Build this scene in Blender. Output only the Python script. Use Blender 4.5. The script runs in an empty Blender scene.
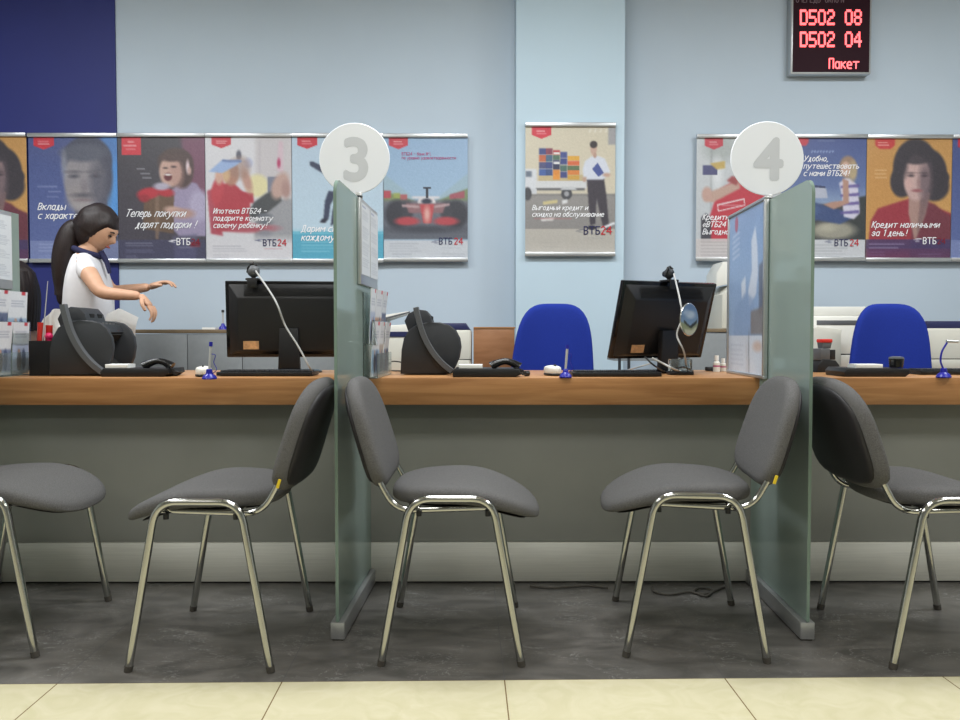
import bpy, bmesh, math, random
import numpy as np
from mathutils import Vector, Matrix, noise
random.seed(4); PI = math.pi
sc = bpy.context.scene
COL = sc.collection
# ------------------------------------------------------------------ camera
F, H, PITCH, YAW = 780.0, 0.95, math.radians(1.84), math.radians(-.2)
cam = bpy.data.cameras.new('camera'); cam.sensor_width = 36; cam.lens = F / 960 * 36
co = bpy.data.objects.new('camera', cam); COL.objects.link(co)
co.location = (0, 0, H); co.rotation_euler = (PI / 2 - PITCH, 0, YAW)
cam.clip_start = .02; cam.clip_end = 60
sc.camera = co
CR = co.rotation_euler.to_matrix()
def ray(px, py): return CR @ Vector(((px - 480) / F, -(py - 360) / F, -1))
def P(px, py, Y):                      # point of the photograph at depth Y
    d = ray(px, py); return Vector((0, 0, H)) + d * (Y / d.y)
TOPZ = 0.792
def proj(p):
    v = CR.transposed() @ (Vector(p) - Vector((0, 0, H))); return (480 + F * v.x / -v.z, 360 - F * v.y / -v.z)
def Q(px, py, z=TOPZ):                 # point of the photograph on a level surface
    d = ray(px, py); return Vector((0, 0, H)) + d * ((z - H) / d.z)
# ------------------------------------------------------------------ materials
def lin(c):
    if isinstance(c, (int, float)): c = (c, c, c)
    return tuple(((x / 255) / 12.92 if x / 255 <= .04045 else ((x / 255 + .055) / 1.055) ** 2.4) for x in c)
def mat(name, c, rough=.5, metal=0, emit=0, spec=.5, noise_amt=0, noise_scale=40, bump=0, coat=0, trans=0, stretch=None, ior=1.45):
    m = bpy.data.materials.new(name); m.use_nodes = True
    nt = m.node_tree; b = nt.nodes['Principled BSDF']
    l = lin(c)
    b.inputs['Base Color'].default_value = (*l, 1); b.inputs['Roughness'].default_value = rough
    b.inputs['Metallic'].default_value = metal; b.inputs['Specular IOR Level'].default_value = spec
    b.inputs['Coat Weight'].default_value = coat; b.inputs['Transmission Weight'].default_value = trans
    b.inputs['IOR'].default_value = ior
    if emit: b.inputs['Emission Color'].default_value = (*l, 1); b.inputs['Emission Strength'].default_value = emit
    tc = nt.nodes.new('ShaderNodeTexCoord'); nz = nt.nodes.new('ShaderNodeTexNoise')
    mp = nt.nodes.new('ShaderNodeMapping'); nt.links.new(tc.outputs['Object'], mp.inputs[0]); nt.links.new(mp.outputs[0], nz.inputs['Vector'])
    if stretch: mp.inputs['Scale'].default_value = stretch
    nz.inputs['Scale'].default_value = noise_scale; nz.inputs['Detail'].default_value = 4
    if noise_amt:
        mx = nt.nodes.new('ShaderNodeMix'); mx.data_type = 'RGBA'
        k = 1 - noise_amt; k2 = 1 + noise_amt
        mx.inputs[6].default_value = (l[0] * k, l[1] * k, l[2] * k, 1); mx.inputs[7].default_value = (min(1, l[0] * k2), min(1, l[1] * k2), min(1, l[2] * k2), 1)
        rp = nt.nodes.new('ShaderNodeMapRange'); rp.inputs[1].default_value = .3; rp.inputs[2].default_value = .7
        nt.links.new(nz.outputs['Fac'], rp.inputs[0]); nt.links.new(rp.outputs[0], mx.inputs[0]); nt.links.new(mx.outputs[2], b.inputs['Base Color'])
    if bump:
        bp = nt.nodes.new('ShaderNodeBump'); bp.inputs['Strength'].default_value = bump; bp.inputs['Distance'].default_value = .002
        nt.links.new(nz.outputs['Fac'], bp.inputs['Height']); nt.links.new(bp.outputs[0], b.inputs['Normal'])
    return m
M = {}
M['wall'] = mat('wall_paint', (184, 198, 211), .85, noise_amt=.03, noise_scale=1.2, bump=.05)
M['pilaster'] = mat('pilaster_paint', (186, 206, 219), .85, noise_amt=.02, noise_scale=1.5)
M['blue_paint'] = mat('blue_paint', (36, 44, 112), .6, noise_amt=.05, noise_scale=2)
M['ceiling'] = mat('ceiling_paint', (225, 225, 222), .9)
M['sidewall'] = mat('side_wall_paint', (196, 200, 200), .9)
M['alu'] = mat('aluminium', (190, 192, 194), .35, .8, noise_amt=.03, noise_scale=80)
M['chrome'] = mat('chrome', (178, 178, 174), .12, 1, noise_amt=.04, noise_scale=12)
M['fabric'] = mat('grey_fabric', (93, 92, 92), .95, noise_amt=.32, noise_scale=420, bump=.5, spec=.15)
M['fabric_b'] = mat('dark_fabric', (56, 54, 57), .95, noise_amt=.3, noise_scale=420, bump=.5, spec=.15)
M['blackplastic'] = mat('black_plastic', (24, 24, 26), .42, noise_amt=.12, noise_scale=300, bump=.15)
M['shell'] = mat('shell_plastic', (33, 31, 33), .55, noise_amt=.15, noise_scale=300, bump=.3)
M['gloss_black'] = mat('gloss_black', (14, 14, 17), .16, spec=.5)
M['rubber'] = mat('rubber', (74, 70, 64), .7)
M['charcoal'] = mat('charcoal_plastic', (46, 48, 52), .5, noise_amt=.1, noise_scale=500, bump=.3)
M['charcoal_l'] = mat('grey_plastic', (88, 90, 93), .45, noise_amt=.05, noise_scale=200)
M['whiteplastic'] = mat('white_plastic', (222, 221, 214), .4, noise_amt=.02, noise_scale=10)
M['cream'] = mat('cream_plastic', (205, 203, 192), .45, noise_amt=.03, noise_scale=10)
M['paper'] = mat('paper', (238, 238, 236), .8, noise_amt=.02, noise_scale=60)
M['navy'] = mat('navy_plastic', (42, 46, 84), .35)
M['greylaminate'] = mat('grey_laminate', (132, 136, 138), .55, noise_amt=.04, noise_scale=30)
M['panel'] = mat('counter_panel', (130, 131, 125), .6, noise_amt=.05, noise_scale=3)
M['kick'] = mat('brushed_kick_plate', (200, 199, 190), .5, .0, noise_amt=.06, noise_scale=6, stretch=(1, 1, 40))
M['dark'] = mat('dark_gap', (24, 24, 24), .8)
M['blue_fabric'] = mat('blue_fabric', (31, 50, 138), .9, noise_amt=.12, noise_scale=300, bump=.3, spec=.2)
M['bluep'] = mat('blue_plastic', (34, 34, 150), .3)
M['yellow'] = mat('yellow_tag', (214, 186, 40), .6)
M['red'] = mat('red_plastic', (205, 48, 40), .4)
M['pink'] = mat('pink_plastic', (214, 36, 96), .4)
M['skin'] = mat('skin', (204, 160, 132), .55, noise_amt=.05, noise_scale=30)
M['hair'] = mat('hair', (34, 24, 24), .5, noise_amt=.4, noise_scale=60, bump=.8, stretch=(4, 4, .4))
M['blouse'] = mat('white_cloth', (226, 226, 230), .85, noise_amt=.05, noise_scale=14, bump=.6)
M['navycloth'] = mat('navy_cloth', (36, 38, 72), .85, noise_amt=.1, noise_scale=60, bump=.3)
M['lip'] = mat('lip', (160, 84, 78), .5)
M['eye'] = mat('eye', (40, 30, 28), .2)
M['white_disc'] = mat('opal_disc', (234, 238, 247), .4)
M['digit'] = mat('grey_digit', (200, 204, 212), .6)
M['tx_white'] = mat('white_ink', (236, 236, 240), .7)
M['tx_navy'] = mat('navy_ink', (44, 44, 84), .7)
M['tx_red'] = mat('red_ink', (190, 46, 58), .7)
M['tx_pink'] = mat('rose_ink', (176, 84, 128), .7)
M['tx_grey'] = mat('grey_ink', (120, 124, 130), .7)
M['tx_dred'] = mat('dark_red_ink', (130, 34, 52), .7)
M['led_back'] = mat('led_backing', (40, 8, 22), .6, spec=.2)
M['led'] = mat('led_red', (255, 92, 96), .5, emit=2.6)
M['led2'] = mat('led_red_thin', (255, 60, 78), .5, emit=1.6)
M['led_label'] = mat('led_label', (120, 96, 104), .5)
M['cablewhite'] = mat('white_cable', (178, 178, 176), .5)
M['clear'] = mat('clear_acrylic', (225, 235, 235), .08, trans=.92, ior=1.15)
M['mirror'] = mat('mirror_rim', (200, 204, 206), .2, .9)
M['lampwhite'] = mat('lamp_diffuser', (255, 255, 250), .5, emit=1.2)

def wood(name, c1, c2, sx=(1, 14, 14)):
    m = bpy.data.materials.new(name); m.use_nodes = True; nt = m.node_tree; b = nt.nodes['Principled BSDF']
    tc = nt.nodes.new('ShaderNodeTexCoord'); mp = nt.nodes.new('ShaderNodeMapping'); mp.inputs['Scale'].default_value = sx
    nz = nt.nodes.new('ShaderNodeTexNoise'); nz.inputs['Scale'].default_value = 3; nz.inputs['Detail'].default_value = 7; nz.inputs['Distortion'].default_value = .6
    cr = nt.nodes.new('ShaderNodeValToRGB'); cr.color_ramp.elements[0].position = .32; cr.color_ramp.elements[1].position = .68
    cr.color_ramp.elements[0].color = (*lin(c1), 1); cr.color_ramp.elements[1].color = (*lin(c2), 1)
    L = nt.links.new; L(tc.outputs['Object'], mp.inputs[0]); L(mp.outputs[0], nz.inputs['Vector']); L(nz.outputs['Fac'], cr.inputs[0]); L(cr.outputs[0], b.inputs['Base Color'])
    b.inputs['Roughness'].default_value = .38
    return m
M['wood'] = wood('oak_worktop', (165, 118, 74), (192, 143, 96))
M['wood2'] = wood('oak_edge', (152, 104, 60), (180, 130, 82))
M['ledge'] = mat('ledge_edge', (122, 106, 84), .5, noise_amt=.08, noise_scale=20)
M['wood3'] = wood('brown_board', (142, 98, 66), (160, 114, 80), (2, 2, 12))

def floor_mats():
    out = []
    # dark marbled tiles
    m = bpy.data.materials.new('dark_marble_tile'); m.use_nodes = True; nt = m.node_tree; b = nt.nodes['Principled BSDF']; L = nt.links.new
    tc = nt.nodes.new('ShaderNodeTexCoord'); mp = nt.nodes.new('ShaderNodeMapping'); L(tc.outputs['Object'], mp.inputs[0])
    mp.inputs['Scale'].default_value = (1, 2.2, 1); mp.inputs['Rotation'].default_value = (0, 0, .8)
    nz = nt.nodes.new('ShaderNodeTexNoise'); nz.inputs['Scale'].default_value = 3.6; nz.inputs['Detail'].default_value = 8; nz.inputs['Distortion'].default_value = 1.6; L(mp.outputs[0], nz.inputs['Vector'])
    cr = nt.nodes.new('ShaderNodeValToRGB'); e = cr.color_ramp.elements; e[0].position = .35; e[0].color = (*lin((72, 70, 67)), 1); e[1].position = .7; e[1].color = (*lin((104, 101, 97)), 1)
    L(nz.outputs['Fac'], cr.inputs[0])
    vn = nt.nodes.new('ShaderNodeTexNoise'); vn.inputs['Scale'].default_value = 7; vn.inputs['Detail'].default_value = 5; vn.inputs['Distortion'].default_value = 3; L(mp.outputs[0], vn.inputs['Vector'])
    ve = nt.nodes.new('ShaderNodeValToRGB'); v = ve.color_ramp.elements; v[0].position = .484; v[0].color = (0, 0, 0, 1); v[1].position = .5; v[1].color = (1, 1, 1, 1)
    x = v.new(.516); x.color = (0, 0, 0, 1); L(vn.outputs['Fac'], ve.inputs[0])
    msk = nt.nodes.new('ShaderNodeTexNoise'); msk.inputs['Scale'].default_value = 5; L(tc.outputs['Object'], msk.inputs['Vector'])
    mr = nt.nodes.new('ShaderNodeMapRange'); mr.inputs[1].default_value = .46; mr.inputs[2].default_value = .66; mr.inputs[4].default_value = .62; L(msk.outputs['Fac'], mr.inputs[0])
    ml = nt.nodes.new('ShaderNodeMath'); ml.operation = 'MULTIPLY'; L(ve.outputs[0], ml.inputs[0]); L(mr.outputs[0], ml.inputs[1])
    mx = nt.nodes.new('ShaderNodeMix'); mx.data_type = 'RGBA'; L(ml.outputs[0], mx.inputs[0]); L(cr.outputs[0], mx.inputs[6]); mx.inputs[7].default_value = (*lin((176, 176, 174)), 1)
    L(mx.outputs[2], b.inputs['Base Color']); b.inputs['Roughness'].default_value = .34
    out.append((m, b, nt, mx.outputs[2], (78, 78, 80), .0025))
    m2 = bpy.data.materials.new('cream_tile'); m2.use_nodes = True; nt2 = m2.node_tree; b2 = nt2.nodes['Principled BSDF']; L2 = nt2.links.new
    tc2 = nt2.nodes.new('ShaderNodeTexCoord'); nz2 = nt2.nodes.new('ShaderNodeTexNoise'); nz2.inputs['Scale'].default_value = 9; nz2.inputs['Detail'].default_value = 6; nz2.inputs['Distortion'].default_value = 2
    L2(tc2.outputs['Object'], nz2.inputs['Vector']); cr2 = nt2.nodes.new('ShaderNodeValToRGB'); e = cr2.color_ramp.elements
    e[0].position = .3; e[0].color = (*lin((192, 185, 152)), 1); e[1].position = .72; e[1].color = (*lin((202, 195, 166)), 1); L2(nz2.outputs['Fac'], cr2.inputs[0])
    L2(cr2.outputs[0], b2.inputs['Base Color']); b2.inputs['Roughness'].default_value = .25
    out.append((m2, b2, nt2, cr2.outputs[0], (120, 100, 70), .0035))
    # tile joints from object coordinates
    for (mm, bb, n, col, jc, w) in out:
        L = n.links.new
        t = n.nodes.new('ShaderNodeTexCoord'); s = n.nodes.new('ShaderNodeSeparateXYZ'); L(t.outputs['Object'], s.inputs[0])
        fs = []
        for ax, off in ((0, 0), (1, 0)):
            a = n.nodes.new('ShaderNodeMath'); a.operation = 'SUBTRACT'; L(s.outputs[ax], a.inputs[0]); a.inputs[1].default_value = off - 61
            q = n.nodes.new('ShaderNodeMath'); q.operation = 'PINGPONG'; L(a.outputs[0], q.inputs[0]); q.inputs[1].default_value = .305
            c = n.nodes.new('ShaderNodeMath'); c.operation = 'LESS_THAN'; L(q.outputs[0], c.inputs[0]); c.inputs[1].default_value = w / 2 if ax == 0 else w / 2
            fs.append(c)
        mxm = n.nodes.new('ShaderNodeMath'); mxm.operation = 'MAXIMUM'; L(fs[0].outputs[0], mxm.inputs[0]); L(fs[1].outputs[0], mxm.inputs[1])
        x = n.nodes.new('ShaderNodeMix'); x.data_type = 'RGBA'; L(mxm.outputs[0], x.inputs[0]); L(col, x.inputs[6]); x.inputs[7].default_value = (*lin(jc), 1)
        L(x.outputs[2], bb.inputs['Base Color'])
    return out[0][0], out[1][0]
M['tile_dark'], M['tile_cream'] = floor_mats()

def glass_mat():
    m = bpy.data.materials.new('frosted_green_glass'); m.use_nodes = True; nt = m.node_tree; L = nt.links.new
    nt.nodes.remove(nt.nodes['Principled BSDF']); out = nt.nodes['Material Output']
    d = nt.nodes.new('ShaderNodeBsdfDiffuse'); d.inputs[0].default_value = (*lin((200, 215, 210)), 1)
    t = nt.nodes.new('ShaderNodeBsdfTranslucent'); t.inputs[0].default_value = (*lin((198, 216, 210)), 1)
    a = nt.nodes.new('ShaderNodeMixShader'); a.inputs[0].default_value = .42; L(d.outputs[0], a.inputs[1]); L(t.outputs[0], a.inputs[2])
    tr = nt.nodes.new('ShaderNodeBsdfTransparent'); tr.inputs[0].default_value = (*lin((206, 222, 214)), 1)
    nz = nt.nodes.new('ShaderNodeTexNoise'); nz.inputs['Scale'].default_value = 3
    mr = nt.nodes.new('ShaderNodeMapRange'); mr.inputs[3].default_value = .36; mr.inputs[4].default_value = .44; L(nz.outputs['Fac'], mr.inputs[0])
    b = nt.nodes.new('ShaderNodeMixShader'); L(mr.outputs[0], b.inputs[0]); L(a.outputs[0], b.inputs[1]); L(tr.outputs[0], b.inputs[2])
    g = nt.nodes.new('ShaderNodeBsdfGlossy'); g.inputs['Roughness'].default_value = .12; g.inputs[0].default_value = (.9, .95, .92, 1)
    lw = nt.nodes.new('ShaderNodeFresnel'); lw.inputs[0].default_value = 1.3
    c = nt.nodes.new('ShaderNodeMixShader'); L(lw.outputs[0], c.inputs[0]); L(b.outputs[0], c.inputs[1]); L(g.outputs[0], c.inputs[2]); L(c.outputs[0], out.inputs[0])
    return m
M['glass'] = glass_mat()
M['glass_edge'] = mat('green_glass_edge', (116, 136, 126), .25)

def print_mat():
    m = bpy.data.materials.new('printed_picture'); m.use_nodes = True; nt = m.node_tree; b = nt.nodes['Principled BSDF']
    a = nt.nodes.new('ShaderNodeAttribute'); a.attribute_name = 'Col'; nt.links.new(a.outputs['Color'], b.inputs['Base Color']); b.inputs['Roughness'].default_value = .42
    return m
M['print'] = print_mat()
# ------------------------------------------------------------------ mesh helpers
def obj(name, bm, m, parent=None, smooth=True, loc=(0, 0, 0), rot=(0, 0, 0)):
    me = bpy.data.meshes.new(name)
    bmesh.ops.recalc_face_normals(bm, faces=bm.faces)
    bm.to_mesh(me); bm.free()
    for x in (m if isinstance(m, (list, tuple)) else [m]): me.materials.append(M[x] if isinstance(x, str) else x)
    if smooth:
        for p in me.polygons: p.use_smooth = True
        try: me.set_sharp_from_angle(angle=math.radians(38))
        except Exception: pass
    o = bpy.data.objects.new(name, me); COL.objects.link(o); o.location = loc; o.rotation_euler = rot
    if parent: o.parent = parent
    return o
def thing(name, label, cat, loc=(0, 0, 0), rz=0, group=None):
    o = bpy.data.objects.new(name, None); COL.objects.link(o); o.empty_display_size = .05
    o.location = loc; o.rotation_euler = (0, 0, rz); o['label'] = label; o['category'] = cat
    if group: o['group'] = group
    return o
def tag(o, label, cat, group=None):
    o['label'] = label; o['category'] = cat
    if group: o['group'] = group
    return o
def struct(name, bm, m, smooth=False):
    o = obj(name, bm, m, None, smooth); o['kind'] = 'structure'; return o
def dup(root, loc=None, rz=None, label=None, group=None):
    def cp(o, par):
        c = o.copy(); COL.objects.link(c); c.parent = par
        for ch in o.children: cp(ch, c)
        return c
    r = cp(root, None)
    if loc is not None: r.location = loc
    if rz is not None: r.rotation_euler = (0, 0, rz)
    if label: r['label'] = label
    if group: r['group'] = group
    return r
def box(bm, x0, x1, y0, y1, z0, z1, bev=0, mi=0, seg=2, mtx=None):
    g = bmesh.ops.create_cube(bm, size=1); vs = g['verts']
    for v in vs: v.co = Vector(((x0 + x1) / 2 + v.co.x * (x1 - x0), (y0 + y1) / 2 + v.co.y * (y1 - y0), (z0 + z1) / 2 + v.co.z * (z1 - z0)))
    fs = set(f for v in vs for f in v.link_faces)
    if bev:
        r = bmesh.ops.bevel(bm, geom=list(set(e for v in vs for e in v.link_edges)), offset=bev, segments=seg, profile=.5, affect='EDGES')
        fs = set(r['faces']) | set(f for f in fs if f.is_valid); vs = list(set(v for f in fs for v in f.verts))
    for f in fs: f.material_index = mi
    if mtx is not None:
        for v in vs: v.co = mtx @ v.co
    return vs
def B(*a, **k):
    bm = bmesh.new(); box(bm, *a, **k); return bm
def tube(bm, pts, r, n=10, closed=False, mi=0, flat=1.0):
    pts = [Vector(p) for p in pts]; N = len(pts); rings = []
    rr = r if isinstance(r, (list, tuple)) else [r] * N
    up = None
    for i in range(N):
        a = pts[(i - 1) % N] if (closed or i) else pts[0]; b = pts[(i + 1) % N] if (closed or i < N - 1) else pts[-1]
        t = (b - a).normalized()
        if up is None:
            up = Vector((0, 0, 1)) if abs(t.z) < .9 else Vector((0, 1, 0))
        up = (up - t * up.dot(t)).normalized(); s = t.cross(up)
        rings.append([bm.verts.new(pts[i] + (up * math.cos(2 * PI * k / n) * flat + s * math.sin(2 * PI * k / n)) * rr[i]) for k in range(n)])
    for i in range(N if closed else N - 1):
        A, C = rings[i], rings[(i + 1) % N]
        for k in range(n): bm.faces.new((A[k], A[(k + 1) % n], C[(k + 1) % n], C[k])).material_index = mi
    if not closed:
        bm.faces.new(rings[0][::-1]).material_index = mi; bm.faces.new(rings[-1]).material_index = mi
def T(pts, r, **k):
    bm = bmesh.new(); tube(bm, pts, r, **k); return bm
def fillet(pts, rad, seg=7):
    pts = [Vector(p) for p in pts]; out = [pts[0]]
    for i in range(1, len(pts) - 1):
        a, b, c = pts[i - 1], pts[i], pts[i + 1]
        d1, d2 = (a - b), (c - b); k = min(rad, d1.length * .48, d2.length * .48)
        p, q = b + d1.normalized() * k, b + d2.normalized() * k
        for j in range(seg + 1):
            t = j / seg; out.append(p * (1 - t) ** 2 + b * 2 * t * (1 - t) + q * t * t)
    out.append(pts[-1]); return out
def spline(pts, n=8):
    pts = [Vector(p) for p in pts]; out = []
    for i in range(len(pts) - 1):
        p0 = pts[max(0, i - 1)]; p1 = pts[i]; p2 = pts[i + 1]; p3 = pts[min(len(pts) - 1, i + 2)]
        for j in range(n):
            t = j / n
            out.append(.5 * ((2 * p1) + (p2 - p0) * t + (2 * p0 - 5 * p1 + 4 * p2 - p3) * t * t + (3 * p1 - p0 - 3 * p2 + p3) * t ** 3))
    out.append(pts[-1]); return out
def pad(bm, a, b, th, ex, f, seg=44, mi=0, ex2=None):
    prof = [(0, .5), (.3, .5), (.55, .5), (.75, .49), (.88, .46), (.95, .38), (.985, .24), (1, .08), (1, -.08), (.985, -.24), (.95, -.38), (.88, -.46), (.7, -.5), (.35, -.5), (0, -.5)]
    rings = []
    for s, z in prof:
        if s == 0: rings.append([bm.verts.new(f(0, 0, z * th))]); continue
        R = []
        for k in range(seg):
            an = 2 * PI * k / seg; c, sn = math.cos(an), math.sin(an)
            e_ = ex2 if (ex2 and sn < 0) else ex; q = (abs(c) ** e_ + abs(sn) ** e_) ** (-1 / e_)
            R.append(bm.verts.new(f(a * s * c * q, b * s * sn * q, z * th)))
        rings.append(R)
    for A, C in zip(rings, rings[1:]):
        for k in range(seg):
            k2 = (k + 1) % seg
            vs = (A[0], C[k], C[k2]) if len(A) == 1 else (A[k], C[0], A[k2]) if len(C) == 1 else (A[k], C[k], C[k2], A[k2])
            bm.faces.new(vs).material_index = mi
def lathe(bm, prof, n=24, c=(0, 0, 0), mi=0, sx=1, sy=1):
    rings = []
    for r, z in prof:
        rings.append([bm.verts.new((c[0] + sx * r * math.cos(2 * PI * k / n), c[1] + sy * r * math.sin(2 * PI * k / n), c[2] + z)) for k in range(n)] if r > 1e-6 else [bm.verts.new((c[0], c[1], c[2] + z))])
    for A, C in zip(rings, rings[1:]):
        for k in range(n):
            k2 = (k + 1) % n
            if len(A) == 1 and len(C) == 1: continue
            vs = (A[0], C[k], C[k2]) if len(A) == 1 else (A[k], C[0], A[k2]) if len(C) == 1 else (A[k], C[k], C[k2], A[k2])
            bm.faces.new(vs).material_index = mi
def Lz(prof, **k):
    bm = bmesh.new(); lathe(bm, prof, **k); return bm
def prism(bm, poly, y0, y1, bev=0, mi=0):      # poly in x,z extruded along y
    a = [bm.verts.new((x, y0, z)) for x, z in poly]; b = [bm.verts.new((x, y1, z)) for x, z in poly]; n = len(poly)
    fs = [bm.faces.new(a), bm.faces.new(b[::-1])] + [bm.faces.new((a[k], b[k], b[(k + 1) % n], a[(k + 1) % n])) for k in range(n)]
    for f in fs: f.material_index = mi
    if bev:
        es = list(set(e for f in fs[:2] for e in f.edges))
        r = bmesh.ops.bevel(bm, geom=es, offset=bev, segments=2, profile=.5, affect='EDGES')
        for f in r['faces']: f.material_index = mi
def PR(*a, **k):
    bm = bmesh.new(); prism(bm, *a, **k); return bm
GL = {'а': '35 26 16 05 03 12 22 33|36 32', 'б': '38 17 06 03 12 22 33 35 26 16 05', 'в': '02 06 26 35 24 04|24 33 22 02', 'г': '02 06 36', 'д': '01 02 32 31|12 16 26 22', 'е': '04 34 35 26 16 05 03 12 32',
      'ж': '06 42|46 02|22 26', 'з': '05 16 26 35 24 33 22 12 03|14 24', 'и': '06 02 36 32', 'й': '06 02 36 32|17 27', 'к': '02 06|04 36|14 32', 'л': '02 16 36 32', 'м': '02 06 24 46 42', 'н': '02 06|32 36|04 34',
      'о': '16 26 35 33 22 12 03 05 16', 'п': '02 06 36 32', 'р': '00 06|05 16 26 35 33 22 12 03', 'с': '36 16 05 03 12 32', 'т': '06 46|26 22', 'у': '06 22|46 22 10 00', 'х': '06 32|36 02', 'ч': '06 05 14 34|36 32',
      'ш': '06 02 42 46|26 22', 'щ': '06 02 42 46|26 22|42 51', 'ы': '06 02 12 23 14 04|46 42', 'ь': '06 02 22 33 24 04', 'ю': '06 02|04 14|26 36 45 43 32 22 13 15 26', 'я': '32 36 16 05 14 34|14 02',
      'В': '02 08 28 37 36 25 05|25 34 33 22 02', 'Т': '08 48|28 22', 'Б': '38 08 02 22 33 34 25 05', 'Д': '01 02 42 41|12 18 38 32', 'П': '02 08 38 32', 'К': '02 08|05 38|15 32', 'И': '08 02 38 32', 'У': '08 24|48 24 12 02',
      'Р': '02 08 28 37 36 25 05', 'Ж': '08 42|48 02|28 22', 'О': '18 28 37 33 22 12 03 07 18', 'Ч': '08 06 15 35|38 32', 'Е': '38 08 02 32|05 25', 'Ь': '08 02 22 33 34 25 05', 'Г': '02 08 38', 'Н': '02 08|38 32|05 35',
      '0': '18 28 37 33 22 12 03 07 18', '1': '17 28 22', '2': '07 18 28 37 36 02 32', '3': '07 18 28 37 36 25 34 33 22 12 03', '4': '32 38 04 44', '№': '02 08 32 38|47 57 56 46 47', '!': '18 14|12 12', ',': '12 01', '–': '05 35', '«': '16 04 12|36 24 32', '»': '06 14 02|26 34 22'}
def stroke_text(body, size, m, parent, loc, rot, shear, bold, name, width):
    u = .12 * size; hw = size * (.05 if bold else .042); bm = bmesh.new(); y0 = 0; zc = 0
    for line in body.split('\n'):
        x0 = 0
        for ch in line:
            if ch not in GL: x0 += 2.6; continue
            mxw = 0
            for st in GL[ch].split('|'):
                pts = []
                for p in st.split():
                    gx, gy = int(p[0]), int(p[1]) - 2; mxw = max(mxw, gx); yy = gy * u
                    pts.append(Vector(((x0 + gx) * u * .96 * width + yy * shear, y0 + yy, 0)))
                for i in range(len(pts)):
                    zc += 1; z = -.00002 * (zc % 5)
                    c = [bm.verts.new((pts[i].x + hw * math.cos(a), pts[i].y + hw * math.sin(a), z)) for a in [2 * PI * k / 8 + PI / 8 for k in range(8)]]; bm.faces.new(c)
                    if i + 1 < len(pts) and (pts[i + 1] - pts[i]).length > 1e-6:
                        a, b = pts[i], pts[i + 1]; n = (b - a).normalized(); n = Vector((-n.y, n.x, 0)) * hw; z -= .00001
                        bm.faces.new([bm.verts.new((q.x, q.y, z)) for q in (a - n, b - n, b + n, a + n)])
            x0 += mxw + 1.45
        y0 -= size
    me = bpy.data.meshes.new(name); bm.to_mesh(me); bm.free(); me.materials.append(M[m])
    o = bpy.data.objects.new(name, me); COL.objects.link(o); o.parent = parent; o.location = loc; o.rotation_euler = rot
    return o
def text_obj(body, size, m, parent, loc, rot=(PI / 2, 0, 0), shear=0, bold=0, align='LEFT', extrude=0, name='lettering', width=1.0, space=1.0):
    if name == 'lettering': return stroke_text(body, size, m, parent, loc, rot, shear, bold, name, width)
    c = bpy.data.curves.new('txt', 'FONT'); c.body = body; c.size = size * 20; c.shear = shear; c.align_x = align; c.extrude = extrude
    c.resolution_u = 8; c.space_character = space; c.space_line = .92
    t = bpy.data.objects.new('txt', c); COL.objects.link(t)
    dg = bpy.context.evaluated_depsgraph_get(); me = bpy.data.meshes.new_from_object(t.evaluated_get(dg))
    bpy.data.objects.remove(t); me.transform(Matrix.Scale(.05, 4)); me.name = name; me.materials.clear(); me.materials.append(M[m])
    if bold:
        src = bmesh.new(); src.from_mesh(me); n = len(src.verts); dst = bmesh.new(); dst.from_mesh(me); dst.verts.ensure_lookup_table()
        for q, (dx, dy) in enumerate([(1, 0), (-1, 0), (0, 1), (0, -1), (.7, .7), (-.7, .7), (.7, -.7), (-.7, -.7)]):
            vm = [dst.verts.new((v.co.x + dx * bold, v.co.y + dy * bold, v.co.z - .00004 * (q + 1))) for v in src.verts]
            for f in src.faces: dst.faces.new([vm[v.index] for v in f.verts])
        dst.to_mesh(me); src.free(); dst.free()
    o = bpy.data.objects.new(name, me); COL.objects.link(o); o.parent = parent; o.location = loc; o.rotation_euler = rot; o.scale = (width, 1, 1)
    return o
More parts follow.
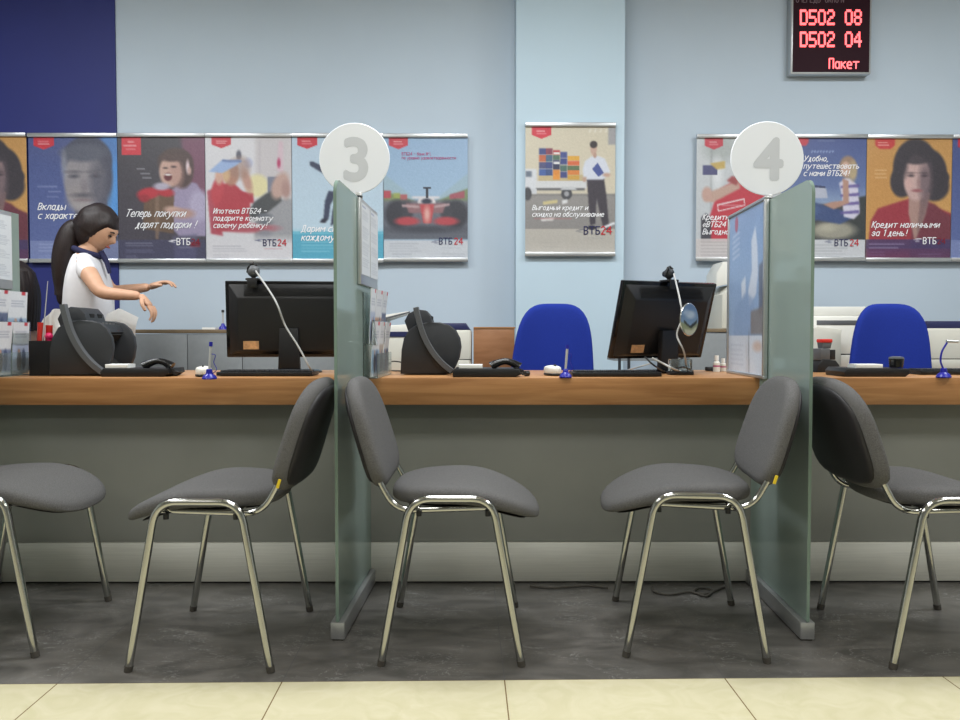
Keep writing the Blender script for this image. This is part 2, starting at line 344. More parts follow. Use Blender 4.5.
# ------------------------------------------------------------------ picture painter for printed sheets
class Cv:
    def __init__(s, w, h, top, bot=None):
        s.w, s.h = w, h; bot = bot or top
        t = np.linspace(0, 1, h)[:, None, None]
        s.a = (np.array(top, float) * (1 - t) + np.array(bot, float) * t) * np.ones((1, w, 1))
        s.U, s.V = np.meshgrid((np.arange(w) + .5) / w, (np.arange(h) + .5) / h); s.r = h / w
    def put(s, m, c, a=1):
        m = (m * a)[..., None]; s.a = s.a * (1 - m) + np.array(c, float) * m
    def ell(s, cx, cy, rx, ry, c, soft=.02, rot=0, a=1):
        x = (s.U - cx); y = (s.V - cy) * s.r; co_, si = math.cos(rot), math.sin(rot)
        X = x * co_ + y * si; Y = -x * si + y * co_; ryy = ry * s.r
        d = np.sqrt((X / rx) ** 2 + (Y / ryy) ** 2)
        s.put(np.clip((1 - d) * min(rx, ryy) / soft + .5, 0, 1), c, a)
    def poly(s, pts, c, soft=0, a=1):
        m = np.zeros((s.h, s.w)); n = len(pts)
        for du in (-.25, .25):
            for dv in (-.25, .25):
                U = s.U + du / s.w; V = s.V + dv / s.h; ins = np.zeros_like(m, bool)
                for i in range(n):
                    (x1, y1), (x2, y2) = pts[i], pts[(i + 1) % n]
                    if y1 == y2: continue
                    cnd = ((y1 > V) != (y2 > V)) & (U < (x2 - x1) * (V - y1) / (y2 - y1) + x1); ins ^= cnd
                m += ins * .25
        for _ in range(int(soft)):
            p = np.pad(m, 1, mode='edge'); m = (p[:-2, 1:-1] + p[2:, 1:-1] + p[1:-1, :-2] + p[1:-1, 2:] + 2 * m) / 6
        s.put(m, c, a)
    def rect(s, u0, v0, u1, v1, c, soft=0, a=1): s.poly([(u0, v0), (u1, v0), (u1, v1), (u0, v1)], c, soft, a)
    def ramp(s, v0, v1, c, a0, a1, u0=0, u1=1):
        t = np.clip((s.V - v0) / (v1 - v0), 0, 1); m = (a0 + (a1 - a0) * t) * (s.V >= v0) * (s.V <= v1) * (s.U >= u0) * (s.U <= u1); s.put(m, c)
    def hramp(s, c, a0, a1):
        s.put(a0 + (a1 - a0) * s.U, c)
    def lines(s, u0, u1, v0, n, dv, c, a=.5):
        rs = np.random.RandomState(int(v0 * 1000) + n)
        for i in range(n):
            e = u0 + (u1 - u0) * (.75 + .25 * rs.rand()); s.rect(u0, v0 + i * dv, e, v0 + i * dv + dv * .42, c, 0, a * .8)
            for k in range(6):
                g = u0 + (e - u0) * rs.rand(); s.rect(g, v0 + i * dv, g + .012, v0 + i * dv + dv * .42, c, 0, -a * .0)
    def flag(s, u0=.06, u1=.29, v1=.115, c=(196, 40, 54)):
        s.poly([(u0, 0), (u1, 0), (u1, v1 * .72), ((u0 + u1) / 2, v1), (u0, v1 * .72)], c)
        s.lines(u0 + .05, u1 - .04, v1 * .42, 2, v1 * .16, (236, 200, 200), .8)
    def grain(s, k=4):
        s.a = s.a + np.random.RandomState(3).randn(s.h, s.w, 1) * k
    def emblem(s, u, v, c):
        for i in range(3):
            y = v + i * .009; x = u + (.03 if i == 0 else .0 if i == 1 else .03)
            s.poly([(x, y + .006), (x + .02, y), (x + .085 - i * .012, y), (x + .07 - i * .012, y + .006)], c)
def sheet(name, cv, w, h, parent, m='print', th=.003, loc=(0, 0, 0), rz=0, bend=None):
    """picture in the local xz plane facing -y, origin at the middle of its foot"""
    lin_a = np.clip(cv.a * .88 + np.array([16, 17, 19]), 0, 255) / 255; lin_a = np.where(lin_a <= .04045, lin_a / 12.92, ((lin_a + .055) / 1.055) ** 2.4)
    W, Hh = cv.w, cv.h
    xs = np.linspace(-w / 2, w / 2, W); zs = np.linspace(h, 0, Hh)
    X, Z = np.meshgrid(xs, zs); Y = np.zeros_like(X) if bend is None else bend(X, Z)
    V = np.stack([X, Y, Z], -1).reshape(-1, 3).tolist()
    fr = [(j * W + i, (j + 1) * W + i, (j + 1) * W + i + 1, j * W + i + 1) for j in range(Hh - 1) for i in range(W - 1)]
    n = len(V); c = [0, W - 1, Hh * W - 1, (Hh - 1) * W]
    V += [(V[k][0], V[k][1] + th, V[k][2]) for k in c]; bk = [n, n + 1, n + 2, n + 3]
    fr.append((bk[0], bk[1], bk[2], bk[3]))
    top = list(range(W)); right = [j * W + W - 1 for j in range(Hh)]; bot = [(Hh - 1) * W + i for i in range(W - 1, -1, -1)]; left = [j * W for j in range(Hh - 1, -1, -1)]
    for side, (a, b) in ((top, (bk[0], bk[1])), (right, (bk[1], bk[2])), (bot, (bk[2], bk[3])), (left, (bk[3], bk[0]))): fr.append(tuple(side) + (b, a))
    me = bpy.data.meshes.new(name); me.from_pydata(V, [], fr)
    at = me.color_attributes.new('Col', 'FLOAT_COLOR', 'POINT')
    cols = np.ones((len(V), 4), 'f'); cols[:n, :3] = lin_a.reshape(-1, 3); cols[n:, :3] = .7
    at.data.foreach_set('color', cols.ravel()); me.materials.append(M[m]); me.update()
    o = bpy.data.objects.new(name, me); COL.objects.link(o); o.parent = parent; o.location = loc; o.rotation_euler = (0, 0, rz)
    return o
# ================================================================== the setting
WY, PY = 5.05, 4.86                      # back wall, pilaster front
floor = bmesh.new()
def quad(bm, pts, mi=0):
    f = bm.faces.new([bm.verts.new(p) for p in pts]); f.material_index = mi
quad(floor, [(-6, 0, 0), (6, 0, 0), (6, 3.2, 0), (-6, 3.2, 0)], 0)
quad(floor, [(-6, -7.4, 0), (6, -7.4, 0), (6, 0, 0), (-6, 0, 0)], 1)
fl = struct('floor', floor, ['tile_dark', 'tile_cream'])
e0, e1, ec = Q(2, 684, 0), Q(958, 676.3, 0), Q(504.5, 680, 0)
fl.location = ec; fl.rotation_euler = (0, 0, math.atan2(e1.y - e0.y, e1.x - e0.x))
struct('wall_back', B(-5, 5, WY, WY + .1, 0, 3.4), 'wall')
struct('wall_front', B(-5, 5, -5.1, -5, 0, 3.4), 'sidewall')
struct('wall_left', B(-5.1, -5, -5.1, WY + .1, 0, 3.4), 'sidewall')
struct('wall_right', B(5, 5.1, -5.1, WY + .1, 0, 3.4), 'sidewall')
struct('ceiling', B(-5, 5, -5, WY, 3.4, 3.5), 'ceiling')
pl, pr = P(516, 200, PY).x, P(624, 200, PY).x
struct('trim_1', B(pl, pr, PY, WY - .001, 0, 3.399), 'pilaster')
bx_ = P(117, 180, WY - .012).x
struct('trim_2', B(-4.99, bx_, WY - .012, WY - .001, .0, 3.399), 'blue_paint')
# ceiling lamps (above the frame)
k = 0
for yy in (-1.2, 1.0, 2.9):
    for xx in (-2.7, 0, 2.7):
        where = ['behind the viewpoint', 'over the visitor chairs', 'over the staff side'][(yy > 0) + (yy > 2)] + ', ' + ['left', 'middle', 'right'][int(xx / 2.7) + 1] + ' of its row'
        t = thing('ceiling_lamp', 'square white recessed office lamp in the ceiling ' + where, 'lamp', (xx, yy, 3.34), 0, 'recessed ceiling lamps')
        obj('lamp_frame', PR([(-.6, 0), (.6, 0), (.6, .06), (-.6, .06)], -.3, .3), 'alu', t)
        obj('diffuser', B(-.57, .57, -.27, .27, -.004, .001), 'lampwhite', t)
        l = bpy.data.lights.new('ceiling_light', 'AREA'); l.shape = 'RECTANGLE'; l.size = 1.14; l.size_y = .54; l.energy = {-1.2: 16, 1.0: 34, 2.9: 62}[yy]
        l.color = (1, .995, .975) if yy < 2 else (.93, .97, 1)
        lo = bpy.data.objects.new('ceiling_light', l); COL.objects.link(lo); lo.location = (xx, yy, 3.33)
w = bpy.data.worlds.new('world'); sc.world = w; w.use_nodes = True
w.node_tree.nodes['Background'].inputs[0].default_value = (.8, .85, .9, 1); w.node_tree.nodes['Background'].inputs[1].default_value = .3

# ================================================================== posters
def woman_art(dark=False):
    c = Cv(96, 134, (192, 140, 76), (208, 156, 86))
    c.ell(.16, .5, .2, .4, (190, 130, 62), .2, a=.5)
    hair = (52, 46, 52)
    c.ell(.57, .25, .26, .235, hair, .03); c.ell(.42, .36, .14, .13, hair, .03); c.ell(.8, .4, .17, .12, hair, .04); c.ell(.72, .3, .22, .2, hair, .03)
    c.ell(.9, .33, .07, .05, hair, .03)
    sh = (150, 42, 54) if not dark else (110, 46, 56)
    c.poly([(.02, 1), (.06, .68), (.14, .58), (.36, .53), (.5, .5), (.72, .52), (.86, .58), (1, .62), (1, 1)], sh, 2)
    c.poly([(.56, .52), (.8, .54), (.9, .6), (1, .64), (1, 1), (.52, 1)], (98, 44, 56), 4, .8)
    c.poly([(.5, .45), (.74, .45), (.7, .62), (.58, .85), (.5, .62)], (168, 132, 122), 2)
    c.poly([(.64, .45), (.75, .45), (.7, .62), (.6, .8)], (116, 88, 88), 3, .8)
    c.ell(.585, .33, .15, .185, (196, 162, 156), .03); c.ell(.69, .36, .075, .16, (104, 86, 92), .07, a=.85)
    c.ell(.58, .175, .17, .05, hair, .03, a=.9); c.ell(.42, .22, .06, .12, hair, .05, a=.8)
    for x in (.52, .68): c.ell(x, .315, .036, .011, (70, 56, 62), .02); c.ell(x, .292, .045, .006, (72, 58, 62), .02, a=.8)
    c.ell(.615, .375, .02, .03, (150, 116, 114), .03, a=.8); c.ell(.595, .435, .058, .013, (150, 86, 90), .02)
    c.ell(.5, .38, .04, .04, (214, 168, 162), .06, a=.6)
    c.ramp(.83, .9, (54, 48, 96), .75, .85); c.ramp(.9, 1, (72, 44, 88), .85, .6)
    c.lines(.04, .5, .862, 2, .028, (170, 160, 190), .6); c.lines(.04, .26, .93, 2, .02, (130, 110, 150), .5); c.lines(.62, .9, .945, 2, .02, (130, 110, 150), .4)
    c.poly([(.1, 0), (.33, 0), (.33, .07), (.28, .1), (.15, .1), (.1, .07)], (196, 52, 52), 1); c.lines(.13, .28, .045, 2, .02, (240, 200, 190), .7)
    c.lines(.1, .28, .265, 3, .03, (232, 196, 150), .55); c.emblem(.55, .822, (226, 224, 232)); c.grain(); return c
def man_art():
    c = Cv(96, 134, (62, 74, 128), (88, 102, 158))
    c.poly([(.82, 0), (1, 0), (1, .72), (.8, .62)], (66, 128, 200), 6)
    c.ell(.92, .5, .1, .26, (84, 150, 220), .12, a=.8); c.ell(.6, .1, .4, .1, (84, 88, 128), .2, a=.5)
    c.ell(.66, .2, .28, .19, (66, 68, 84), .03); c.ell(.84, .33, .1, .18, (62, 62, 78), .04)
    c.poly([(.5, .5), (.86, .42), (.9, .72), (1, .8), (1, 1), (.3, 1), (.36, .78), (.52, .66)], (70, 70, 88), 2)
    c.ell(.62, .36, .225, .245, (142, 136, 140), .04); c.ell(.8, .38, .11, .22, (88, 86, 98), .1, a=.9); c.ell(.55, .5, .12, .1, (150, 142, 142), .1, a=.8)
    c.ell(.62, .14, .25, .07, (84, 86, 100), .05); c.ell(.4, .24, .035, .1, (150, 152, 164), .04, a=.7)
    for x in (.51, .75): c.ell(x, .325, .05, .014, (74, 72, 82), .03); c.ell(x, .29, .075, .01, (92, 88, 96), .03)
    c.ell(.62, .41, .035, .05, (120, 112, 118), .05, a=.8); c.ell(.61, .475, .11, .018, (88, 84, 92), .04); c.ell(.61, .515, .07, .01, (112, 92, 98), .03)
    c.ell(.61, .56, .11, .035, (166, 160, 160), .06, a=.7)
    c.ramp(.835, 1, (128, 140, 186), .75, .6, 0, 1); c.lines(.1, .4, .86, 3, .026, (170, 180, 214), .5); c.lines(.1, .34, .95, 2, .022, (170, 180, 214), .4)
    c.flag(.06, .29, .115); c.lines(.1, .34, .4, 1, .03, (150, 160, 200), .6); c.lines(.22, .36, .44, 1, .03, (150, 160, 200), .6); c.lines(.2, .38, .48, 1, .03, (150, 160, 200), .5)
    c.grain(); return c
def girl_art():
    c = Cv(96, 134, (58, 54, 60), (62, 56, 66)); c.poly([(.72, 0), (1, 0), (1, .5), (.8, .4)], (112, 66, 88), 8)
    c.poly([(.6, .44), (.75, .36), (.9, .38), (1, .5), (1, .8), (.7, .8), (.55, .7)], (150, 138, 168), 2); c.ell(.93, .56, .12, .12, (172, 162, 190), .06)
    c.ell(.66, .22, .2, .12, (72, 54, 50), .03); c.ell(.74, .27, .13, .15, (70, 50, 48), .03)
    c.ell(.6, .29, .125, .12, (196, 158, 142), .03); c.ell(.67, .31, .08, .1, (176, 134, 122), .06, a=.7); c.ell(.62, .18, .13, .03, (76, 56, 52), .03)
    c.ell(.575, .33, .045, .032, (92, 30, 36), .02); c.ell(.575, .312, .04, .008, (232, 222, 218), .01); c.ell(.545, .26, .025, .007, (60, 42, 42), .015); c.ell(.64, .25, .028, .008, (60, 42, 42), .015)
    c.ell(.8, .25, .02, .05, (222, 200, 206), .02); c.ell(.82, .28, .02, .03, (196, 160, 150), .02)
    c.poly([(.3, .47), (.64, .47), (.63, .78), (.28, .74)], (98, 74, 56), 1); c.poly([(.42, .47), (.47, .47), (.46, .82), (.42, .82)], (132, 104, 84), 1, .7)
    c.ell(.35, .46, .13, .045, (182, 40, 52), .03, -.15); c.ell(.54, .45, .1, .035, (176, 38, 48), .03, .15); c.ell(.3, .5, .06, .03, (150, 34, 44), .03)
    c.ell(.5, .405, .09, .03, (176, 168, 186), .03); c.ell(.65, .6, .12, .035, (196, 158, 142), .03, .2); c.ell(.74, .62, .13, .04, (176, 138, 128), .04)
    c.poly([(.62, .8), (.9, .78), (.88, 1), (.64, 1)], (96, 92, 120), 4, .7)
    c.ramp(.83, 1, (58, 60, 100), .5, .5); c.lines(.08, .46, .85, 2, .02, (170, 170, 190), .55); c.lines(.08, .48, .905, 2, .018, (130, 130, 160), .5); c.lines(.08, .22, .95, 2, .018, (130, 130, 160), .5)
    c.lines(.68, .9, .885, 1, .016, (180, 180, 200), .5); c.rect(.05, .01, .27, .155, (206, 46, 58)); c.lines(.12, .2, .05, 1, .02, (240, 205, 205), .8); c.lines(.07, .25, .08, 1, .02, (240, 205, 205), .8); c.lines(.1, .22, .11, 1, .016, (240, 205, 205), .7)
    c.lines(.22, .32, .26, 1, .03, (196, 196, 204), .6); c.lines(.26, .38, .297, 1, .03, (196, 196, 204), .6); c.lines(.28, .4, .332, 1, .03, (196, 196, 204), .6)
    c.emblem(.56, .828, (226, 224, 232)); c.rect(.82, .845, .93, .885, (120, 40, 56), 1, .9); c.grain(); return c
def boy_art():
    c = Cv(96, 134, (214, 212, 216), (206, 206, 210))
    c.poly([(.58, .0), (1, 0), (1, .5), (.58, .4)], (196, 190, 192), 6); c.rect(.62, .05, .64, .4, (176, 168, 176), 1, .6); c.poly([(.85, .05), (.9, .05), (.9, .3), (.82, .28)], (206, 180, 190), 2); c.ell(.85, .22, .02, .035, (176, 50, 92), .02)
    c.ell(.5, .22, .05, .04, (176, 180, 206), .03); c.ell(.39, .16, .03, .04, (84, 84, 98), .02); c.ell(.6, .4, .13, .09, (222, 212, 160), .05); c.rect(.72, .33, .94, .46, (112, 116, 134), 1)
    c.poly([(.6, .52), (1, .5), (1, .86), (.55, .84)], (150, 150, 154), 4); c.poly([(.02, .44), (.1, .42), (.2, .8), (.06, .78)], (170, 66, 80), 2)
    c.poly([(.1, .42), (.3, .36), (.45, .46), (.52, .5), (.5, .76), (.12, .76)], (172, 46, 58), 2); c.ell(.14, .44, .07, .11, (186, 54, 64), .03, .2); c.poly([(.38, .44), (.55, .46), (.56, .54), (.4, .52)], (168, 40, 54), 2)
    c.ell(.3, .3, .09, .1, (172, 120, 98), .03); c.ell(.24, .3, .05, .07, (204, 166, 124), .03); c.ell(.48, .36, .05, .1, (186, 140, 124), .04, -.3); c.ell(.16, .33, .045, .06, (204, 160, 140), .03)
    c.ell(.4, .26, .12, .09, (150, 118, 104), .06, .5, .6)
    c.poly([(.04, .29), (.2, .195), (.43, .2), (.36, .24), (.2, .3)], (148, 172, 214), 1); c.poly([(.2, .195), (.43, .2), (.41, .215), (.2, .21)], (92, 112, 160), 1)
    c.poly([(.5, .6), (.56, .53), (.7, .46), (.86, .42), (.88, .52), (.7, .62), (.52, .68)], (62, 64, 66), 2); c.ell(.86, .4, .09, .11, (186, 152, 140), .04, .4); c.ell(.93, .43, .05, .07, (166, 130, 122), .04)
    c.ell(.5, .735, .3, .035, (172, 76, 88), .04); c.ell(.68, .64, .08, .022, (96, 100, 108), .03); c.ell(.68, .69, .08, .018, (96, 100, 108), .03); c.ell(.68, .78, .08, .03, (130, 130, 138), .04)
    c.ramp(.78, .86, (212, 210, 214), 0, 1); c.ramp(.86, 1, (212, 210, 214), 1, 1); c.lines(.08, .5, .875, 3, .02, (160, 160, 170), .6); c.lines(.08, .3, .945, 3, .018, (160, 160, 170), .5); c.lines(.68, .95, .975, 1, .016, (170, 170, 180), .5)
    c.flag(.08, .3, .105); c.emblem(.56, .82, (84, 88, 118)); c.lines(.67, .92, .895, 1, .02, (190, 110, 120), .5); c.grain(3); return c
def jump_art():
    c = Cv(96, 134, (178, 198, 216), (188, 212, 226))
    c.rect(0, .76, 1, 1, (78, 164, 192), 1); c.ramp(.73, .78, (120, 196, 216), 0, .6)
    d = (48, 54, 78)
    c.poly([(.2, .21), (.24, .21), (.42, .28), (.6, .3), (.58, .36), (.4, .33), (.2, .24)], d, 1); c.ell(.62, .24, .07, .055, (70, 56, 60), .02); c.poly([(.5, .3), (.72, .28), (.74, .45), (.46, .46)], (58, 66, 96), 1)
    c.poly([(.4, .44), (.5, .45), (.42, .55), (.4, .66), (.34, .68), (.36, .52)], d, 1); c.poly([(.5, .45), (.62, .46), (.5, .68), (.42, .72), (.44, .6)], d, 1); c.poly([(.33, .66), (.4, .66), (.36, .695), (.3, .69)], (30, 30, 44), 1)
    c.lines(.1, .5, .84, 4, .025, (140, 206, 222), .6); c.flag(.06, .28, .11); c.grain(3); return c
def racing_art():
    c = Cv(96, 134, (138, 168, 200), (168, 196, 216))
    c.poly([(0, .3), (.4, .52), (0, .55)], (150, 176, 190), 2); c.poly([(1, .3), (.6, .52), (1, .55)], (150, 176, 190), 2); c.poly([(0, .44), (.4, .53), (0, .58)], (120, 134, 84), 2); c.poly([(1, .42), (.6, .53), (1, .58)], (112, 130, 88), 2)
    c.rect(0, .44, .09, .5, (176, 66, 78), 1); c.rect(.12, .46, .2, .5, (150, 160, 80), 1); c.rect(.2, .47, .28, .52, (170, 90, 90), 1); c.poly([(.78, .47), (.96, .44), (.96, .5), (.78, .51)], (156, 74, 86), 1)
    c.rect(0, .52, 1, .83, (98, 100, 110), 5); c.ramp(.7, .83, (84, 88, 98), .2, .8)
    for x in (.17, .85): c.ell(x, .63, .15, .115, (46, 46, 54), .05)
    for x in (.28, .74): c.ell(x, .6, .07, .08, (52, 52, 60), .04)
    c.rect(.34, .485, .66, .505, (214, 210, 212), 1); c.rect(.5, .42, .53, .5, (40, 42, 52)); c.rect(.47, .412, .56, .424, (40, 42, 52))
    c.poly([(.26, .54), (.74, .54), (.7, .62), (.3, .62)], (136, 96, 100), 2); c.poly([(.42, .5), (.6, .5), (.62, .54), (.4, .54)], (216, 208, 208), 1); c.ell(.51, .525, .06, .022, (40, 44, 60), .02)
    c.poly([(.43, .55), (.6, .55), (.565, .7), (.47, .7)], (186, 68, 72), 1); c.ell(.515, .63, .035, .06, (216, 160, 150), .04); c.poly([(.22, .55), (.42, .56), (.42, .58), (.22, .57)], (180, 150, 152), 1); c.poly([(.6, .56), (.78, .54), (.78, .56), (.6, .58)], (180, 150, 152), 1)
    c.ell(.28, .685, .14, .035, (176, 60, 68), .03); c.ell(.74, .685, .14, .035, (176, 60, 68), .03); c.ell(.5, .75, .4, .03, (56, 58, 68), .05)
    c.rect(0, .838, 1, 1, (196, 200, 206)); c.lines(.07, .45, .86, 4, .02, (150, 154, 164), .5); c.lines(.1, .34, .945, 2, .02, (150, 154, 164), .5); c.lines(.68, .97, .945, 2, .018, (150, 154, 164), .5); c.lines(.68, .95, .895, 1, .016, (160, 164, 174), .4)
    c.flag(.07, .29, .11, (190, 48, 62)); c.emblem(.56, .838, (96, 100, 124)); c.grain(3); return c
def truck_art():
    c = Cv(100, 146, (202, 192, 168), (204, 194, 172))
    c.rect(0, .53, 1, .8, (140, 136, 132), 1); c.ramp(.53, .8, (120, 116, 114), 0, .5); c.rect(0, .8, 1, 1, (176, 170, 160), 1); c.ramp(.9, 1, (196, 190, 180), 0, .6)
    c.rect(0, .53, 1, .545, (100, 98, 96), 1, .5); c.rect(.915, .02, 1, .155, (152, 150, 152), 1)
    for i in range(4): c.poly([(.7 + i * .06, .06), (.715 + i * .06, .03), (.73 + i * .06, .03), (.715 + i * .06, .06)], (224, 220, 210), 1, .8)
    c.rect(.15, .385, .64, .435, (186, 168, 128), 1)
    cols = {(0, 0): (52, 62, 118), (0, 1): (186, 92, 56), (0, 2): (70, 70, 110), (0, 3): (56, 84, 150), (1, 0): (120, 50, 70), (1, 1): (62, 92, 118), (1, 2): (52, 62, 118), (1, 3): (48, 70, 120)}
    for (i, j), q in cols.items(): c.rect(.155 + i * .075, .18 + j * .053, .228 + i * .075, .23 + j * .053, q)
    for j, q in enumerate([(176, 54, 60), (72, 104, 82), (52, 56, 96), (40, 44, 74), (214, 130, 48), (220, 140, 50)]): c.rect(.31, .195 + j * .038, .385, .231 + j * .038, q)
    c.rect(.315, .212, .38, .226, (220, 218, 214)); c.rect(.315, .285, .38, .303, (226, 224, 220))
    for j, q in enumerate([(60, 70, 130), (52, 62, 120), (66, 100, 90), (56, 64, 118)]): c.rect(.39, .21 + j * .05, .465, .256 + j * .05, q)
    for j, q in enumerate([(214, 158, 52), (206, 92, 50), (84, 104, 70), (210, 120, 52), (196, 150, 60)]): c.rect(.47, .24 + j * .037, .6, .274 + j * .037, q)
    c.rect(.0, .34, .13, .5, (206, 208, 212), 1); c.rect(.01, .355, .075, .4, (96, 106, 120), 1); c.rect(.12, .43, .68, .49, (206, 206, 206)); c.rect(.12, .488, .66, .505, (80, 80, 84), 1); c.rect(0, .49, .13, .53, (196, 198, 202))
    c.ell(.03, .53, .045, .05, (58, 58, 62), .015); c.ell(.46, .53, .06, .045, (58, 58, 62), .015); c.ell(.46, .53, .028, .02, (150, 150, 154), .015); c.poly([(.39, .5), (.42, .475), (.54, .475), (.58, .5)], (190, 192, 194), 1)
    pants = (52, 46, 54); c.poly([(.68, .41), (.87, .4), (.9, .55), (.93, .78), (.86, .78), (.79, .56), (.78, .76), (.72, .77), (.7, .58)], pants, 1)
    c.poly([(.66, .28), (.73, .245), (.81, .24), (.88, .26), (.94, .36), (.9, .4), (.86, .42), (.69, .42), (.65, .42), (.635, .34)], (206, 210, 222), 1); c.poly([(.74, .34), (.8, .29), (.87, .37), (.81, .4)], (60, 74, 140)); c.ell(.9, .385, .04, .015, (186, 150, 130), .02); c.poly([(.635, .4), (.68, .4), (.67, .44), (.64, .44)], (182, 146, 126), 1)
    c.ell(.755, .185, .036, .052, (190, 156, 138), .015); c.ell(.755, .152, .042, .028, (48, 40, 42), .015); c.ell(.77, .235, .018, .02, (176, 140, 124), .01); c.ell(.74, .79, .045, .018, (40, 38, 44), .01); c.ell(.91, .79, .045, .018, (40, 38, 44), .01)
    c.poly([(.2, .59), (.36, .575), (.36, .6), (.2, .615)], (206, 190, 130), 1, .9); c.poly([(.41, .58), (.47, .57), (.47, .6), (.41, .61)], (220, 220, 220), 1, .9)
    c.poly([(.18, .72), (.33, .71), (.31, .735), (.18, .74)], (220, 216, 214), 1, .9); c.lines(.1, .6, .715, 1, .03, (176, 90, 90), .45)
    c.poly([(.82, .8), (.9, .77), (.99, .745), (1, .76), (.92, .785), (.86, .805)], (228, 230, 234), 1); c.lines(.2, .42, .9, 2, .03, (160, 156, 150), .4); c.lines(.65, .9, .865, 1, .02, (150, 146, 150), .5)
    c.flag(.075, .29, .11, (200, 36, 52)); c.emblem(.555, .803, (110, 110, 116)); c.grain(3); return c
def shirt_art():
    c = Cv(96, 134, (196, 200, 202), (186, 190, 194)); c.ell(.3, .1, .2, .1, (150, 156, 152), .12, a=.7); c.ell(.9, .15, .2, .1, (140, 140, 138), .1, a=.7)
    c.rect(.17, .1, .19, .6, (130, 132, 132), 2, .7); c.ell(.25, .3, .05, .1, (222, 224, 226), .08)
    c.poly([(.3, .42), (.52, .33), (.8, .48), (.95, .56), (.95, .85), (.16, .85), (.12, .75), (.22, .52)], (186, 44, 58), 2)
    c.poly([(.1, .48), (.2, .44), (.45, .37), (.5, .36), (.52, .42), (.3, .5), (.2, .535), (.1, .52)], (186, 152, 136), 2); c.ell(.13, .47, .06, .06, (190, 152, 138), .03)
    c.poly([(.36, .36), (.42, .32), (.5, .34), (.48, .4)], (150, 60, 60), 2); c.rect(.08, .235, .25, .315, (66, 66, 110)); c.poly([(.16, .22), (.34, .2), (.34, .26), (.24, .27)], (190, 160, 84), 1)
    c.poly([(.06, .86), (.06, .66), (.12, .62), (.18, .66), (.18, .86)], (58, 56, 64), 1)
    P4 = [(.25, .55), (.57, .5), (.58, .56), (.26, .61)]; c.poly(P4, (226, 200, 204)); c.poly([(.262, .56), (.56, .513), (.568, .553), (.27, .6)], (186, 44, 58)); c.lines(.3, .54, .552, 1, .03, (226, 200, 204), .5)
    c.poly([(.63, .56), (.78, .53), (.8, .58), (.65, .61)], (222, 206, 210)); c.poly([(.645, .565), (.77, .54), (.785, .575), (.66, .6)], (110, 120, 140))
    c.rect(0, .83, 1, 1, (200, 192, 190), 0, .93); c.lines(.06, .9, .85, 5, .026, (150, 140, 142), .5); c.flag(.1, .31, .11, (190, 42, 58)); c.grain(3); return c
def laptop_art():
    c = Cv(96, 134, (62, 76, 132), (128, 154, 190)); c.ramp(.4, .55, (170, 190, 206), .0, .5)
    for i in range(8): c.poly([(.34 + i * .035, .13 - (i % 2) * .01), (.36 + i * .035, .115), (.375 + i * .035, .115), (.355 + i * .035, .14)], (150, 170, 214), 0, .7)
    c.rect(0, .55, 1, .84, (58, 58, 58), 2); c.poly([(.85, .5), (1, .48), (1, .84), (.8, .84)], (46, 50, 50), 2); c.ell(.62, .76, .26, .07, (150, 146, 130), .05); c.ell(.55, .74, .1, .03, (186, 180, 160), .05, a=.7)
    c.poly([(.1, .56), (.35, .52), (.55, .57), (.75, .6), (.85, .66), (.7, .71), (.45, .68), (.12, .69)], (52, 70, 116), 2); c.ell(.3, .6, .12, .04, (84, 112, 160), .06, a=.7)
    c.poly([(.68, .38), (.78, .32), (.9, .4), (.93, .62), (.86, .67), (.74, .65), (.72, .5)], (208, 204, 222), 1)
    for y in (.4, .47, .54, .61): c.poly([(.7, y), (.92, y - .015), (.92, y + .012), (.7, y + .02)], (88, 74, 140), 1, .9)
    c.poly([(.72, .34), (.79, .36), (.8, .54), (.62, .59), (.5, .55), (.6, .53), (.73, .52)], (176, 134, 116), 1)
    c.ell(.78, .25, .1, .09, (150, 120, 96), .03); c.ell(.84, .28, .05, .08, (176, 156, 120), .03); c.ell(.755, .265, .055, .06, (204, 166, 146), .02)
    c.poly([(.34, .4), (.53, .42), (.55, .5), (.36, .5)], (176, 180, 196), 1); c.poly([(.34, .39), (.52, .405), (.52, .42), (.34, .41)], (44, 50, 84))
    c.rect(0, .835, 1, 1, (200, 202, 206)); c.lines(.1, .9, .875, 5, .024, (150, 154, 160), .5); c.ell(.3, .93, .08, .04, (160, 164, 168), .04, a=.6); c.lines(.65, .9, .88, 1, .014, (160, 160, 168), .5)
    c.poly([(.08, 0), (.32, 0), (.32, .05), (.28, .08), (.12, .08), (.08, .05)], (190, 46, 60), 1); c.lines(.42, .65, .015, 2, .02, (110, 120, 160), .6); c.emblem(.52, .838, (90, 94, 120)); c.grain(3); return c

def poster(px0, px1, py0, py1, Y, cv, label, texts=()):
    a, b = P(px0, (py0 + py1) / 2, Y), P(px1, (py0 + py1) / 2, Y)
    zt, zb = P((px0 + px1) / 2, py0, Y).z, P((px0 + px1) / 2, py1, Y).z
    w, h = b.x - a.x, zt - zb
    t = thing('poster', label, 'poster', ((a.x + b.x) / 2, Y, zb), 0, 'advertising posters on the back wall')
    sheet('printed_sheet', cv, w - .004, h, t)
    for z, n in ((h, 'top_rail'), (-.0, 'bottom_rail')):
        bm = bmesh.new(); box(bm, -w / 2, w / 2, -.014, .012, z - .012, z + .014, .004)
        obj(n, bm, 'alu', t)
    for i, tx in enumerate(texts):
        s, u, v, size, m = tx[:5]; kw = tx[5] if len(tx) > 5 else {}
        text_obj(s, size * w, m, t, (-w / 2 + u * w, -.003 - .0006 * i, h * (1 - v)), **kw)
    return t
IT = dict(shear=.28, bold=.0016); BD = dict(bold=.0012)
YW = WY - .032
poster(-57, 27.5, 135, 261, YW, woman_art(True), 'poster of dark-haired woman on orange, cut off at the left photo edge')
